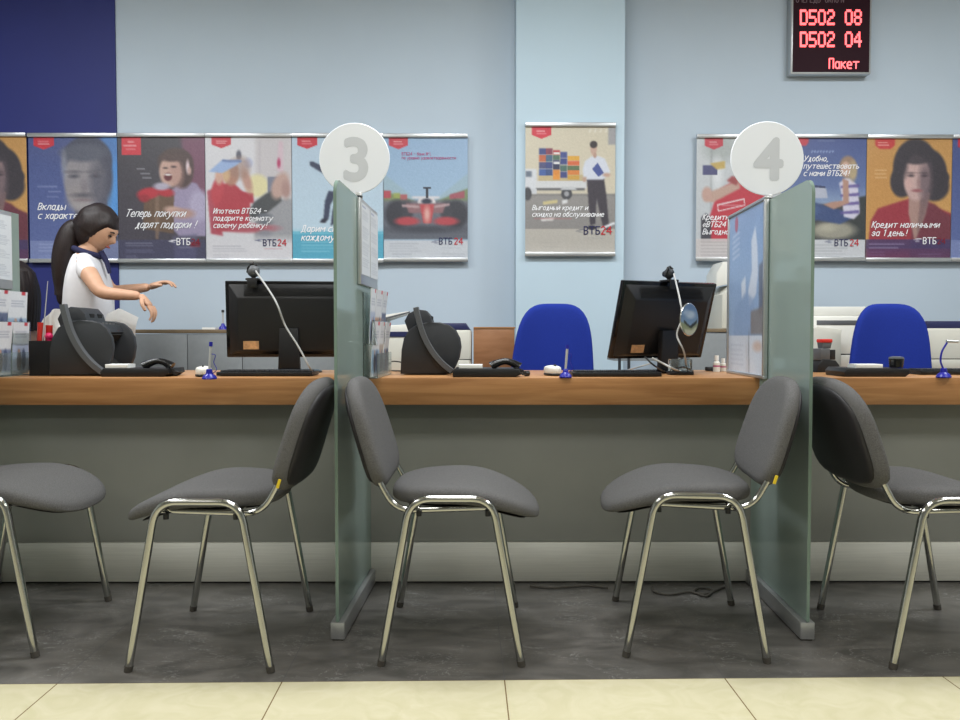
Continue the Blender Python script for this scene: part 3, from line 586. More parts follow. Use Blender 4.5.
poster(29, 118, 135.5, 261, YW, man_art(), 'poster with a grey-haired man\'s face on dark blue, directly behind the standing woman\'s head',
    [('Вклады\nс характером', .1, .59, .1, 'tx_white', IT)])
poster(118, 205.5, 135.5, 261, YW, girl_art(), 'dark poster of a laughing girl in lilac with a ribboned gift box',
    [('Теперь покупки', .08, .645, .112, 'tx_white', dict(shear=.45, width=.86)), ('дарят подарки !', .2, .735, .112, 'tx_white', dict(shear=.45, width=.86)),
     ('ВТБ', .67, .87, .1, 'tx_white', BD), ('24', .84, .87, .09, 'tx_dred', BD)])
poster(205.5, 292, 135.5, 261, YW, boy_art(), 'pale poster of a child in red with a blue book over the head',
    [('Ипотека ВТБ24 –\nподарите комнату\nсвоему ребенку!', .09, .62, .082, 'tx_white', IT), ('ВТБ', .665, .878, .098, 'tx_navy', BD), ('24', .835, .878, .098, 'tx_red', BD)])
poster(292, 383.5, 135.5, 261, YW, jump_art(), 'pale blue and turquoise poster of a jumping figure, half hidden by the 3 sign',
    [('Дарим скидки\nкаждому!', .1, .765, .095, 'tx_white', IT)])
poster(383.5, 468, 136, 260, YW, racing_art(), 'poster with a red racing car seen head-on under a blue sky',
    [('ВТБ24 – банк №1,\nпо уровню удовлетворенности', .22, .155, .046, 'tx_pink', dict(bold=.0003)), ('ВТБ', .66, .872, .1, 'tx_navy', BD), ('24', .84, .872, .1, 'tx_red', BD)])
poster(525, 615.5, 125, 254.5, PY - .02, truck_art(), 'single poster of a man in white shirt beside a small truck, on the pilaster',
    [('Выгодный кредит и\nскидка на обслуживание', .08, .655, .072, 'tx_white', dict(shear=.28, bold=.0004)), ('ВТБ', .655, .842, .115, 'tx_navy', BD), ('24', .845, .842, .115, 'tx_red', BD)])
poster(696, 781, 136.5, 259.5, YW, shirt_art(), 'poster of a person in a red T-shirt, partly behind the 4 sign',
    [('Кредитные карты\n«ВТБ24 – РЖД»\nВыгодное начало', .08, .675, .085, 'tx_white', IT)])
poster(781, 866, 136.5, 259.5, YW, laptop_art(), 'poster of a blonde woman sitting outdoors with a laptop, blue sky',
    [('Удобно,\nпутешествовать\nс нами ВТБ24!', .26, .2, .085, 'tx_white', dict(shear=.28, bold=.0004)), ('ВТБ', .64, .888, .1, 'tx_navy', BD), ('24', .82, .888, .1, 'tx_red', BD)])
poster(866, 951.5, 137, 260, YW, woman_art(), 'orange poster of a dark-haired woman in red, fully visible at the right',
    [('Кредит наличными\nза 1 день!', .07, .735, .096, 'tx_white', IT), ('ВТБ', .675, .868, .1, 'tx_white', BD), ('24', .845, .868, .09, 'tx_dred', BD)])
poster(951.5, 1038, 137, 260, YW, man_art(), 'navy poster showing only its left strip at the right photo edge')

# ================================================================== queue display
YD = WY - .07
a, b = P(790.5, 74, YD), P(872.5, -22, YD)
w_, h_ = b.x - a.x, b.z - a.z
t = thing('queue_display', 'red LED queue number display on the wall, upper right', 'display', ((a.x + b.x) / 2, YD, a.z))
bm = bmesh.new(); box(bm, -w_ / 2, w_ / 2, 0, .07, 0, h_, .006); obj('housing', bm, 'alu', t)
obj('screen', B(-w_ / 2 + .012, w_ / 2 - .014, -.003, .01, .012, h_ - .012), 'led_back', t)
FONT = {'D': '11110 10001 10001 10001 10001 10001 11110', '5': '11111 10000 10000 11110 00001 00001 11110', '0': '01110 10001 10001 10001 10001 10001 01110',
        '2': '01110 10001 00001 00110 01000 10000 11111', '8': '01110 10001 10001 01110 10001 10001 01110', '4': '00010 00110 01010 10010 11111 00010 00010'}
def led_row(s, px, py, pw, ph):
    bm = bmesh.new()
    for i, ch in enumerate(s):
        if ch == ' ': continue
        for r, row in enumerate(FONT[ch].split()):
            for c_, v in enumerate(row):
                if v == '1':
                    q = P(px + (i * 6 + c_) * pw, py + r * ph, YD); r_ = .0052
                    x, z = q.x - t.location.x, q.z - t.location.z
                    box(bm, x - r_, x + r_, -.006, -.0028, z - r_ * 1.35, z + r_ * 1.35)
    obj('lettering', bm, 'led', t, smooth=False)
led_row('D502 08', 800.5, 11, 1.5, 2.2); led_row('D502 04', 800.5, 33, 1.5, 2.2)
q = P(829, 68.5, YD); text_obj('Пакет', .084, 'led', t, (q.x - t.location.x, -.0045, q.z - t.location.z), bold=.0012, width=.88)
q = P(796, 2.6, YD); text_obj('ОЧЕРЕДЬ  ОКНО №', .052, 'led_label', t, (q.x - t.location.x, -.0045, q.z - t.location.z), width=.82)

# ================================================================== counter
CF, CP, CB = 2.87, 2.965, 3.5
c = thing('service_counter', 'long service counter with oak-coloured top and grey front', 'counter', (0, CF, 0))
bm = bmesh.new(); box(bm, -3.6, 3.6, .022, CB - CF, TOPZ - .034, TOPZ, .001); obj('worktop', bm, 'wood', c)
bm = bmesh.new(); box(bm, -3.6, 3.6, 0, .022, TOPZ - .1, TOPZ, .003); obj('front_edge', bm, 'wood2', c)
obj('front_panel', B(-3.6, 3.6, CP - CF, CP - CF + .02, .158, TOPZ - .035), 'panel', c)
bm = bmesh.new(); box(bm, -3.6, 3.6, CP - CF - .006, CP - CF + .02, .006, .156, .002); obj('kick_plate', bm, 'kick', c)
obj('recessed_base', B(-3.6, 3.6, CP - CF + .008, CP - CF + .05, 0, .012), 'dark', c)
for x in (-3.55, -1.7, -.3, 1.2, 2.4, 3.55): obj('support_panel', B(x - .012, x + .012, CP - CF + .02, CB - CF - .03, 0, TOPZ - .035), 'greylaminate', c)

# ================================================================== glass partitions
PR_ = math.radians(-2.4)
PO = {2: Q(-121, 641, 0), 3: Q(337.5, 641, 0), 4: Q(807.5, 641, 0)}
def pp(i, d, off=0, z=0):      # point on partition i, d along it, off to its right
    o = PO[i] + Vector((0, 0, 0)); return Vector((o.x - math.sin(PR_) * d + math.cos(PR_) * off, o.y + math.cos(PR_) * d + math.sin(PR_) * off, z))
def d_at(i, px, off=0):
    return min((k * .002 for k in range(600)), key=lambda d: abs(proj(pp(i, d, off, 1.1))[0] - px))
def partition(i, label, group='frosted glass partitions between the desks'):
    t = thing('glass_partition', label, 'partition', pp(i, .034), PR_, group); Y0 = t.location.y
    y0, y1, zt = 0, d_at(3, 376) - .034, 1.43; g0 = -.035
    pts = [(g0, .06), (g0, zt - .05)] + [(g0 + .05 - .05 * math.cos(a), zt - .05 + .05 * math.sin(a)) for a in [PI / 2 * i / 8 for i in range(1, 9)]] + [(y1, zt), (y1, TOPZ + .001)]
    pts += [(CF - Y0 - .002, TOPZ + .001), (CF - Y0 - .002, TOPZ - .1), (CP - Y0 - .008, TOPZ - .1), (CP - Y0 - .008, .06)]
    bm = bmesh.new(); vs = [[bm.verts.new((s * .005, y, z)) for y, z in pts] for s in (-1, 1)]
    bm.faces.new(vs[0]); bm.faces.new(vs[1][::-1]); n = len(pts)
    for k in range(n): bm.faces.new((vs[0][k], vs[1][k], vs[1][(k + 1) % n], vs[0][(k + 1) % n])).material_index = 1
    obj('glass_panel', bm, ['glass', 'glass_edge'], t, smooth=False)
    bm = bmesh.new(); box(bm, -.022, .022, -.034, CP - Y0 - .01, .004, .058, .003); obj('floor_rail', bm, 'alu', t)
    bm = bmesh.new(); box(bm, -.016, .016, -.03, CP - Y0 - .01, 0, .005); obj('rail_gasket', bm, 'rubber', t)
    return t
partition(2, 'green frosted glass partition at the far left, with leaflets in racks')
partition(3, 'green frosted glass partition carrying the number 3 sign')
partition(4, 'green frosted glass partition carrying the number 4 sign')

def number_sign(i, clip, pc, d, label):
    cp_ = pp(i, d_at(i, clip)); YC = cp_.y; c0 = P(pc[0], pc[1], YC); z = c0.z
    t = thing('number_sign', label, 'sign', (c0.x, YC, 1.4305), 0, 'round desk number signs')
    bm = bmesh.new(); r = pc[2] / F * YC
    lathe(bm, [(0, -.002), (r - .002, -.002), (r, 0), (r - .002, .002), (0, .002)], n=64)
    for v in bm.verts: v.co = Vector((v.co.x, v.co.z, v.co.y + z - 1.4305))
    obj('disc', bm, 'white_disc', t, smooth=False)
    size = .205
    o = text_obj(d, size, 'digit', t, (.006, -.0032, z - 1.4305 - size * .36), bold=.007, align='CENTER', name='digit')
    cx = cp_.x - c0.x + .002
    bm = bmesh.new(); box(bm, cx - .012, cx + .012, -.009, -.0025, -.028, .022, .002); box(bm, cx + .002 - .012 + .02 - .02, cx + .012, -.009, .009, -.001, .012, .002); obj('clip', bm, 'alu', t)
number_sign(3, 359, (354.5, 158.5, 35), '3', 'round white sign with number 3 on the glass partition')
number_sign(4, 767, (767, 158.5, 36.5), '4', 'round white sign with number 4 on the glass partition')

# info boards on the partitions ------------------------------------------------
def doc_art(k):
    c = Cv(60, 84, (222, 225, 228), (214, 218, 222)); r = random.Random(k)
    c.rect(.08, .04, .5, .06, (120, 130, 170), 0, .8)
    for i in range(4): c.lines(.08, .92, .1 + i * .22, 5 + r.randint(0, 2), .027, (150, 156, 168), .6)
    c.grain(2); return c
def board_doc(i_, side, px0, px1, z0, z1, label, n=2):
    y0, y1 = d_at(3, px0 or 359.5, .013), d_at(3, px1 or 376.5, .013)
    t = thing('notice_board', label, 'notice board', pp(i_, (y0 + y1) / 2, side * .008, z0), PR_)
    w = y1 - y0; bm = bmesh.new(); box(bm, -.002, .010, -w / 2, w / 2, 0, z1 - z0, .002)
    for v in bm.verts: v.co.x *= side
    obj('backing_board', bm, 'alu', t)
    for i in range(n):
        ww = w / n
        o = sheet('notice_sheet', doc_art(i + 3), ww - .012, z1 - z0 - .05, t, loc=(side * .0125, -w / 2 + ww * (i + .5), .035), rz=side * PI / 2, th=.0015)
board_doc(3, 1, 359.5, 376.5, 1.127, 1.425, 'white notice board with two printed sheets beside the number 3 sign')
board_doc(2, 1, None, None, 1.127, 1.425, 'white notice board at the left photo edge above the leaflets')

# sky-blue poster board on partition 4 (its left face)
c = Cv(84, 150, (116, 146, 190), (150, 172, 204)); c.ramp(.0, .2, (140, 160, 196), .6, 0)
c.hramp((160, 184, 214), .25, 0)
for i in range(5): c.poly([(.1, .13 + i * .035), (.3, .11 + i * .035), (.34, .12 + i * .035), (.1, .145 + i * .035)], (196, 206, 226), 1, .6)
c.ell(.22, .06, .05, .05, (180, 60, 80), .02, a=.7)
c.poly([(.66, .2), (.76, .12), (.82, .25), (.84, .4), (.8, .52), (.62, .6), (.58, .5), (.68, .38)], (206, 212, 224), 3, .85)
c.poly([(.38, .44), (.5, .4), (.52, .52), (.4, .55)], (214, 220, 230), 2, .8)
c.poly([(.2, .6), (.5, .5), (.75, .55), (.8, .78), (.15, .78)], (128, 152, 190), 5, .7)
c.poly([(.86, .36), (.97, .34), (.98, .62), (.88, .66)], (84, 88, 104), 3, .8); c.poly([(.66, .62), (1, .6), (1, .76), (.66, .76)], (120, 110, 104), 3, .8)
c.ramp(.77, 1, (206, 212, 222), .9, .95); c.poly([(.6, .78), (.62, .7), (.64, .99), (.62, .99)], (96, 100, 112), 1, .7); c.lines(.08, .5, .82, 5, .03, (170, 178, 196), .5); c.ell(.85, .83, .12, .03, (196, 160, 140), .05, a=.7); c.grain(4)
t = thing('framed_poster', 'sky-blue glossy framed poster leaning on the glass partition with number 4', 'poster', pp(4, (d_at(4, 765, -.02) + d_at(4, 728, -.02)) / 2, -.009, TOPZ + .001), PR_)
w = d_at(4, 728, -.02) - d_at(4, 765, -.02) - .01; hh = 1.436 - TOPZ
obj('backing', B(-.008, 0, -w / 2, w / 2, 0, hh), 'cream', t)
sheet('printed_sheet', c, w - .02, hh - .02, t, loc=(-.0105, 0, .01), rz=-PI / 2, th=.002)
for (ya, yb, za, zb) in ((-w / 2 - .006, w / 2 + .006, 0, .012), (-w / 2 - .006, w / 2 + .006, hh - .006, hh + .004), (-w / 2 - .006, -w / 2 + .008, .012, hh - .006), (w / 2 - .006, w / 2 + .006, .012, hh - .006)):
    obj('frame_strip', B(-.016, 0, ya, yb, za, zb, bev=.002), 'alu', t)

# leaflets and racks -----------------------------------------------------------
def leaf_art(k):
    r = random.Random(k); c = Cv(26, 52, (226, 228, 232), (220, 222, 226))
    tone = [(176, 186, 210), (196, 150, 120), (90, 100, 130), (150, 176, 200), (190, 176, 166), (120, 130, 160)][k % 6]
    c.rect(0, .42 + .1 * (k % 2), 1, 1, tone, 2); c.ell(.4, .75, .14, .2, (70, 56, 60), .05); c.ell(.68, .72, .12, .2, (56, 66, 100), .05); c.ell(.4, .56, .07, .04, (190, 150, 130), .03)
    c.rect(.0, .93, 1, 1, (206, 206, 206), 1); c.lines(.15, .85, .18, 3, .05, (120, 126, 150), .7); c.rect(.68, 0, .86, .08, (196, 44, 56)); c.grain(3); return c
def rack(i_, dn, df, z0, label, place):
    Wd = df - dn; t = thing('leaflet_rack', label, 'leaflet rack', pp(i_, dn, .006, z0), PR_)
    bm = bmesh.new(); box(bm, 0, .004, 0, Wd, 0, .31); obj('back_plate', bm, 'clear', t)
    for xx, zz, hh2 in ((.036, .12, .09), (.05, 0, .09)):
        bm = bmesh.new(); box(bm, xx, xx + .003, 0, Wd, zz, zz + hh2); box(bm, .004, xx, 0, Wd, zz, zz + .003); obj('pocket', bm, 'clear', t)
    n = 0
    rows = [('upper', .012, .126, 'upper row'), ('lower', .022, .006, 'lower row')]
    for ri, (rw, xo, zo, nm) in enumerate(rows):
        for i in range(3):
            k = n + (7 if i_ == 2 else 0); n += 1
            pos = ['nearest', 'middle', 'farthest'][i]
            tt = thing('leaflet', f'{pos} leaflet in the {nm} of {place}', 'leaflet', pp(i_, dn + .06 + i * (Wd - .12) / 2, .006 + xo + .012 + .002 * (k % 3), z0 + zo), PR_, 'leaflets in the racks on the glass partitions')
            sheet('printed_cover', leaf_art(k), .1, .2, tt, rz=PI / 2, th=.004, bend=lambda x, z, k=k: -.02 * (z / .2) ** 2 * (.4 + .2 * (k % 3)) - .0)
            if (k % 2): tt.rotation_euler = (0, 0, PR_ + random.uniform(-.12, .12))
rack(3, d_at(3, 361), d_at(3, 376.5), TOPZ + .001, 'clear leaflet rack on the glass partition under the number 3 sign', 'the rack below the number 3 sign')
rack(2, d_at(3, 376) - .36, d_at(3, 376), TOPZ + .001, 'clear leaflet rack at the left photo edge on the counter', 'the rack at the left photo edge')
#PART3
# ================================================================== visitor chairs
def make_chair(label, dark=False):
    fab = 'fabric'
    t = thing('visitor_chair', label, 'chair', (0, 0, 0), 0, 'visitor chairs in front of the counter')
    def seat_f(x, y, z):
        X = x + .038; u = x / .225
        dz = -.07 * max(0, (X - .02) / .235) ** 1.8 - .012 * max(0, -u) ** 3 - .012 * math.cos(y / .22 * PI / 2) * 0
        k = 1 - .25 * max(0, (X - .1) / .16)
        return Vector((X, y * (1 - .06 * max(0, -u)), .478 + dz + z * k + (.006 if z > 0 else 0)))
    bm = bmesh.new(); pad(bm, .228, .216, .05, 3.0, seat_f); obj('seat', bm, fab, t)
    def pan_f(x, y, z):
        v = seat_f(x, y, 0); return Vector((v.x, v.y, v.z - .03 + z))
    bm = bmesh.new(); pad(bm, .19, .18, .008, 3.2, pan_f); obj('seat_pan', bm, 'shell', t)
    lean = math.radians(17)
    def back_f(off):
        def f(x, y, z):          # x: width, y: height
            curve = .012 * (x / .21) ** 2
            w = .99 - .06 * y / .16 - .05 * max(0, y / .16) ** 2
            dx = z + curve - off
            Y = y
            return Vector((-.262 + dx * math.cos(lean) - Y * math.sin(lean), x * w, .655 + Y * math.cos(lean) + dx * math.sin(lean) * .9))
        return f
    bm = bmesh.new(); pad(bm, .222, .170, .05, 2.9, back_f(0), ex2=4.6); bk = obj('backrest', bm, fab, t)
    bm = bmesh.new(); pad(bm, .203, .152, .022, 2.9, back_f(.024), ex2=4.6); obj('back_shell', bm, 'shell', bk)
    f = back_f(.0); p = f(.216, -.13, -.012)
    bm = bmesh.new(); box(bm, -.004, .004, -.003, .003, -.013, .013, .001); obj('fabric_tag', bm, 'yellow', bk, loc=(p.x, abs(p.y) + .0015, p.z), rot=(0, -lean, 0))
    for s in (-1, 1):
        Y = s * .243; r = .0112
        pts = fillet([(.2, Y, .012), (.118, Y - s * .002, .482), (-.118, Y - s * .002, .482), (-.2, Y, .012)], .062, 8)
        m = len(pts) // 2; i1 = next(i for i, p in enumerate(pts) if p.z > .479); i2 = max(i for i, p in enumerate(pts) if p.z > .479)
        for seg, nm in ((pts[:i1 + 1], 'leg'), (pts[i1:i2 + 1], 'side_rail'), (pts[i2:], 'leg')):
            o = obj(nm, T(seg, r, n=12), 'chrome', t)
            if nm == 'leg':
                e = seg[0] if seg[0].z < .1 else seg[-1]; q = seg[1] if seg[0].z < .1 else seg[-2]; d = (q - e).normalized()
                obj('foot_cap', T([e - d * .012, e + d * .006], [.0118, .0124], n=12), 'rubber', o)
        j = fillet([(.135, s * .19, .447), (-.165, s * .19, .437), (-.218, s * .19, .535), (-.25, s * .19, .62)], .075, 8)
        obj('back_support', T(j, .0095, n=10), 'chrome', t)
    for x in (.1, -.1):
        obj('crossbar', T([(x, -.238, .462), (x, -.2, .45), (x, .2, .45), (x, .238, .462)], .008, n=8), 'chrome', t)
        for s in (-1, 1): obj('bolt', Lz([(0, 0), (.008, 0), (.008, .016), (0, .016)], n=10, c=(x + .005, s * .205, .425)), 'blackplastic', t)
    return t
def chair_at(near, far, facing, label, root=None):
    """near / far: pixels of the two feet of the REAR legs (or front) on the floor"""
    a, b = Q(*near, z=0), Q(*far, z=0); return a, b
def mid(*px): 
    v = [Q(*p, z=0) for p in px]; return sum(v, Vector((0, 0, 0))) / len(v)
def rot_of(near, far):
    v = Q(*far, z=0) - Q(*near, z=0); return -math.atan2(v.x, v.y)
def at_rear(near, far, sgn):   # from the two feet of one end, .2 away from the centre
    m = mid(near, far); a = rot_of(near, far); return (m.x + sgn * .2 * math.cos(a), m.y + sgn * .2 * math.sin(a), a)
chairs = [
    (*at_rear((35, 657), (108, 601), -1), 'grey visitor chair cut off at the left photo edge, facing right'),
    (*mid((128, 672), (271, 672), (193, 611), (310, 611)).xy, PI + (rot_of((128, 672), (193, 611)) + rot_of((271, 672), (310, 611))) / 2, 'grey visitor chair facing left, its back against the glass partition with number 3'),
    (*mid((381, 668), (521, 667), (400, 606), (515, 606)).xy, (rot_of((381, 668), (400, 606)) + rot_of((521, 667), (515, 606))) / 2, 'grey visitor chair facing right, its back beside the partition with number 3'),
    (*mid((625.5, 658), (768, 663), (614, 601), (732, 604)).xy, PI + (rot_of((625.5, 658), (614, 601)) + rot_of((768, 663), (732, 604))) / 2, 'grey visitor chair facing left, back against the glass partition with number 4'),
    (*at_rear((895, 670), (820, 608), 1), 'dark grey visitor chair facing right at the right photo edge')]
c0 = make_chair(chairs[0][3])
for i, (x, y, rz, lb) in enumerate(chairs):
    o = c0 if i == 0 else dup(c0, label=lb)
    o.location = (x, y, 0); o.rotation_euler = (0, 0, rz)

# ================================================================== blue office chairs behind the counter
def office_chair(x, y, rz, label, tilt=0, back=True):
    t = thing('office_chair', label, 'office chair', (x, y, 0), rz, 'blue office chairs of the staff') if back else thing('stool', label, 'stool', (x, y, 0), rz)
    def f(w, h, z):
        k = 1 - .21 * (h + .25) / .5 - .03 * max(0, h / .25) ** 2
        c = .035 * (w / .21) ** 2
        return Vector((w * k + tilt * (h), .22 - c + z + .05 * h, .83 + h))
    if back: bm = bmesh.new(); pad(bm, .228, .28, .05, 3.8, f, seg=56); bk = obj('backrest', bm, 'blue_fabric', t)
    def g(w, h, z): v = f(w, h, z); return Vector((v.x, v.y + .028, v.z))
    if back: bm = bmesh.new(); pad(bm, .2, .268, .018, 3.6, g, seg=56); obj('back_shell', bm, 'blackplastic', bk)
    bm = bmesh.new(); pad(bm, .23, .22, .07, 3, lambda a, b, z: Vector((a, b - .02, .46 + z))); obj('seat', bm, 'blue_fabric', t)
    if back: obj('back_bar', T(fillet([(0, .02, .41), (0, .27, .41), (0, .275, .7)], .08), .016), 'blackplastic', t)
    obj('gas_column', Lz([(0, .1), (.03, .1), (.03, .25), (.02, .25), (.02, .42), (0, .42)], n=16), 'blackplastic', t)
    for k in range(5):
        a = 2 * PI * k / 5 + .3; c, s = math.cos(a), math.sin(a)
        l = obj('base_leg', T([(0, 0, .12), (.15 * c, .15 * s, .1), (.28 * c, .28 * s, .07)], [.025, .02, .014]), 'blackplastic', t)
        bm = bmesh.new()
        for q in (-1, 1): tube(bm, [(.28 * c - s * .008 * q, .28 * s + c * .008 * q, .03), (.28 * c - s * .022 * q, .28 * s + c * .022 * q, .03)], .029, n=16)
        tube(bm, [(.28 * c, .28 * s, .03), (.28 * c, .28 * s, .075)], .008)
        obj('caster', bm, 'rubber', l)
    return t
def place_back(px, d): return P(px, 340, d).x
office_chair(place_back(552, 3.98), 3.76, 0, 'blue office chair behind the counter between the racing poster and the monitor', .05)
office_chair(place_back(886.5, 3.98), 3.76, 0, 'blue office chair behind the counter at the right', .03)

# ================================================================== things on the counter
def curve_up(pts): return spline(pts)
def monitor(px_stand, ybase, ang, w, h, tilt, zc, label, sticker=True):
    q = Q(px_stand, ybase); t = thing('computer_monitor', label, 'monitor', (q.x, q.y, TOPZ + .0005), ang, 'computer monitors on the counter, seen from behind')
    # local: back of the monitor faces -y
    R = Matrix.Translation((0, -.012, zc)) @ Matrix.Rotation(tilt, 4, 'X')
    bm = bmesh.new(); box(bm, -w / 2, w / 2, 0, .022, -h / 2, h / 2, .004, mtx=R)
    sh = obj('screen_housing', bm, 'gloss_black', t)
    bm = bmesh.new()
    a = [(-w / 2 + .012, 0, -h / 2 + .01), (w / 2 - .012, 0, -h / 2 + .01), (w / 2 - .012, 0, h / 2 - .012), (-w / 2 + .012, 0, h / 2 - .012)]
    b = [(-w / 2 + .055, -.03, -h / 2 + .03), (w / 2 - .055, -.03, -h / 2 + .03), (w / 2 - .055, -.03, h / 2 - .07), (-w / 2 + .055, -.03, h / 2 - .07)]
    va = [bm.verts.new(R @ Vector(p)) for p in a]; vb = [bm.verts.new(R @ Vector(p)) for p in b]
    bm.faces.new(vb); bm.faces.new(va[::-1])
    for k in range(4): bm.faces.new((va[k], va[(k + 1) % 4], vb[(k + 1) % 4], vb[k]))
    es = [e for e in bm.edges]; bmesh.ops.bevel(bm, geom=es, offset=.004, segments=2, profile=.5, affect='EDGES')
    obj('back_cover', bm, 'blackplastic', t)
    bm = bmesh.new()
    for k in range(9): box(bm, -w / 2 + .08, w / 2 - .08, -.0, .002, h / 2 - .06 + k * .005, h / 2 - .058 + k * .005, mtx=R @ Matrix.Translation((0, -.029 + k * .0022, 0)))
    obj('vent_slots', bm, 'dark', t)
    if sticker:
        bm = bmesh.new(); box(bm, -w / 2 + .075, -w / 2 + .138, -.0318, -.030, -h / 2 + .036, -h / 2 + .07, mtx=R)
        s_ = obj('sticker', bm, mat('sticker_paper', (196, 150, 104), .6, noise_amt=.3, noise_scale=60), t)
    obj('stand_neck', PR([(-.045, .012), (.045, .012), (.038, zc - h * .12), (-.038, zc - h * .12)], -.045 - .01, -.012 - .01, bev=.004), 'blackplastic', t)
    bm = bmesh.new(); lathe(bm, [(0, 0), (.1, 0), (.1, .006), (.09, .012), (0, .017)], n=40, sx=1.3, sy=.95); obj('stand_base', bm, 'gloss_black', t)
    return t, R
def webcam(mon, R, xo, h, label, cable_pts, ball=.026, col='charcoal_l'):
    p = R @ Vector((xo, .0, h / 2)); wp = Matrix.Rotation(mon.rotation_euler.z, 4, 'Z') @ p + mon.location
    t = thing('webcam', label, 'webcam', wp, mon.rotation_euler.z, 'webcams clipped on the monitors')
    bm = bmesh.new(); box(bm, -.028, .028, -.03, .03, .001, .010, .003); box(bm, -.02, .02, -.036, -.03, -.03, .010, .002); tube(bm, [(0, 0, .008), (0, 0, .02)], .009); obj('clip_base', bm, 'blackplastic', t)
    bm = bmesh.new(); bmesh.ops.create_uvsphere(bm, u_segments=24, v_segments=16, radius=ball)
    for v in bm.verts: v.co = v.co + Vector((0, 0, .014 + ball))
    b = obj('camera_ball', bm, col, t)
    bm = bmesh.new(); tube(bm, [(0, ball * .8, .014 + ball), (0, ball + .008, .014 + ball)], [.016, .013], n=20); obj('lens', bm, 'gloss_black', b)
    bm = bmesh.new(); tube(bm, [(-.014, -.002, .014 + ball * 1.5), (-.010, -.006, .018 + ball * 1.9), (0, -.004, .02 + ball * 2), (.012, -.008, .014 + ball * 1.8)], .005, n=8); tube(bm, [(-.024, -.008, .008 + ball), (-.02, -.014, .024 + ball), (-.014, -.016, .034 + ball)], .004, n=8); obj('trim_ring', bm, 'blackplastic', b)
    inv = (Matrix.Translation(wp) @ Matrix.Rotation(mon.rotation_euler.z, 4, 'Z')).inverted()
    pts = [inv @ Vector(q) for q in cable_pts]; pts[0] = Vector((.012, -ball * .7, .014 + ball))
    obj('cable', T(spline(pts), .0036, n=8), 'cablewhite', t)
    return t
# centre monitor
m2, R2 = monitor(662, 372.5, math.radians(24), .475, .33, math.radians(17), .216, 'black monitor seen from behind, right of the middle blue office chair, with an oval disc')
P2 = lambda x, y, Y: P(x, y, Y)
webcam(m2, R2, -.014, .33, 'dark ball webcam with white cable on the middle black monitor',
       [P(675, 276, 3.02), P(680, 300, 2.99), P(682, 318, 2.975), P(677, 335, 2.975), P(684, 352, 2.975), Q(687, 374)], ball=.022, col='charcoal')
m1, R1 = monitor(291, 372.5, math.radians(5), .525, .318, math.radians(4), .223, 'black monitor at the left desk, seen from behind, cut by the glass partition')
webcam(m1, R1, -.146, .318, 'pale grey ball webcam with cable on the left black monitor',
       [P(262, 279, 3.02), P(275, 300, 3.0), P(285, 325, 3.0), P(298, 346, 2.985), P(310, 368, 2.98), Q(314, 375)])
# cables at the foot of the centre monitor
t = thing('monitor_cable', 'grey and white cables looping at the foot of the middle monitor', 'cable', Q(650, 374))
L0 = Vector(t.location)
obj('cable_strand', T([p - L0 for p in spline([Q(600, 375) + Vector((0, 0, .005)), Q(622, 372.5) + Vector((0, 0, .005)), P(640, 366.5, 2.97), P(652, 363, 2.96)])], .0028, n=8), 'cablewhite', t)
obj('cable_strand', T([p - L0 for p in spline([P(652, 358, 2.96), P(664, 364, 2.955), P(674, 369, 2.955), Q(684, 373) + Vector((0, 0, .004))])], .004, n=8), 'cablewhite', t)
obj('cable_strand', T([p - L0 for p in spline([P(645, 357, 3.0), P(655, 366, 2.96), Q(668, 373) + Vector((0, 0, .004)), P(682, 367, 3.0), Q(693, 372) + Vector((0, 0, .004))])], .0034, n=8), 'blackplastic', t)
# disc hanging on the centre monitor
pc = P(689, 319.5, 2.965)
t = thing('picture_disc', 'small round disc with a landscape picture on the back of the middle monitor', 'disc', pc, math.radians(28))
bm = bmesh.new(); lathe(bm, [(0, -.003), (.06, -.003), (.063, 0), (.06, .002), (.0, .002)], n=48)
for v in bm.verts: v.co = Vector((v.co.x * .74, v.co.z, v.co.y))
obj('rim', bm, 'mirror', t)
def disc_picture():
    c = Cv(56, 56, (104, 134, 180), (150, 176, 206)); c.ell(.55, .35, .25, .12, (190, 206, 226), .1); c.ell(.3, .28, .16, .08, (170, 190, 220), .1)
    c.poly([(0, .58), (.25, .62), (.5, .72), (.8, .66), (1, .6), (1, 1), (0, 1)], (150, 158, 128), 2); c.poly([(.15, .5), (.3, .58), (.55, .72), (.5, .76), (.2, .62)], (56, 62, 60), 1)
    c.poly([(.45, .74), (.7, .62), (.95, .5), (.9, .62), (.6, .78)], (52, 58, 60), 1); c.poly([(.2, .8), (.6, .84), (.9, .72), (.8, 1), (.3, 1)], (196, 198, 178), 2)
    a = np.clip(c.a, 0, 255) / 255; a = np.where(a <= .04045, a / 12.92, ((a + .055) / 1.055) ** 2.4)
    V, Fc, C_ = [(0, -.0036, 0)], [], [a[28, 28]]
    nr, ns = 14, 48
    for i in range(1, nr + 1):
        for k in range(ns):
            r = .058 * i / nr; an = 2 * PI * k / ns; x, z = r * math.cos(an) * .74, r * math.sin(an)
            V.append((x, -.0036, z)); C_.append(a[min(55, int((.5 - z / .12) * 56)), min(55, int((.5 + x / .74 / .12) * 56))])
    for k in range(ns): Fc.append((0, 1 + (k + 1) % ns, 1 + k))
    for i in range(nr - 1):
        for k in range(ns):
            A = 1 + i * ns; B_ = A + ns; Fc.append((A + k, A + (k + 1) % ns, B_ + (k + 1) % ns, B_ + k))
    me = bpy.data.meshes.new('picture'); me.from_pydata(V, [], Fc); at = me.color_attributes.new('Col', 'FLOAT_COLOR', 'POINT')
    cc = np.ones((len(V), 4), 'f'); cc[:, :3] = np.array(C_); at.data.foreach_set('color', cc.ravel()); me.materials.append(M['print'])
    o = bpy.data.objects.new('picture', me); COL.objects.link(o); o.parent = t
disc_picture()

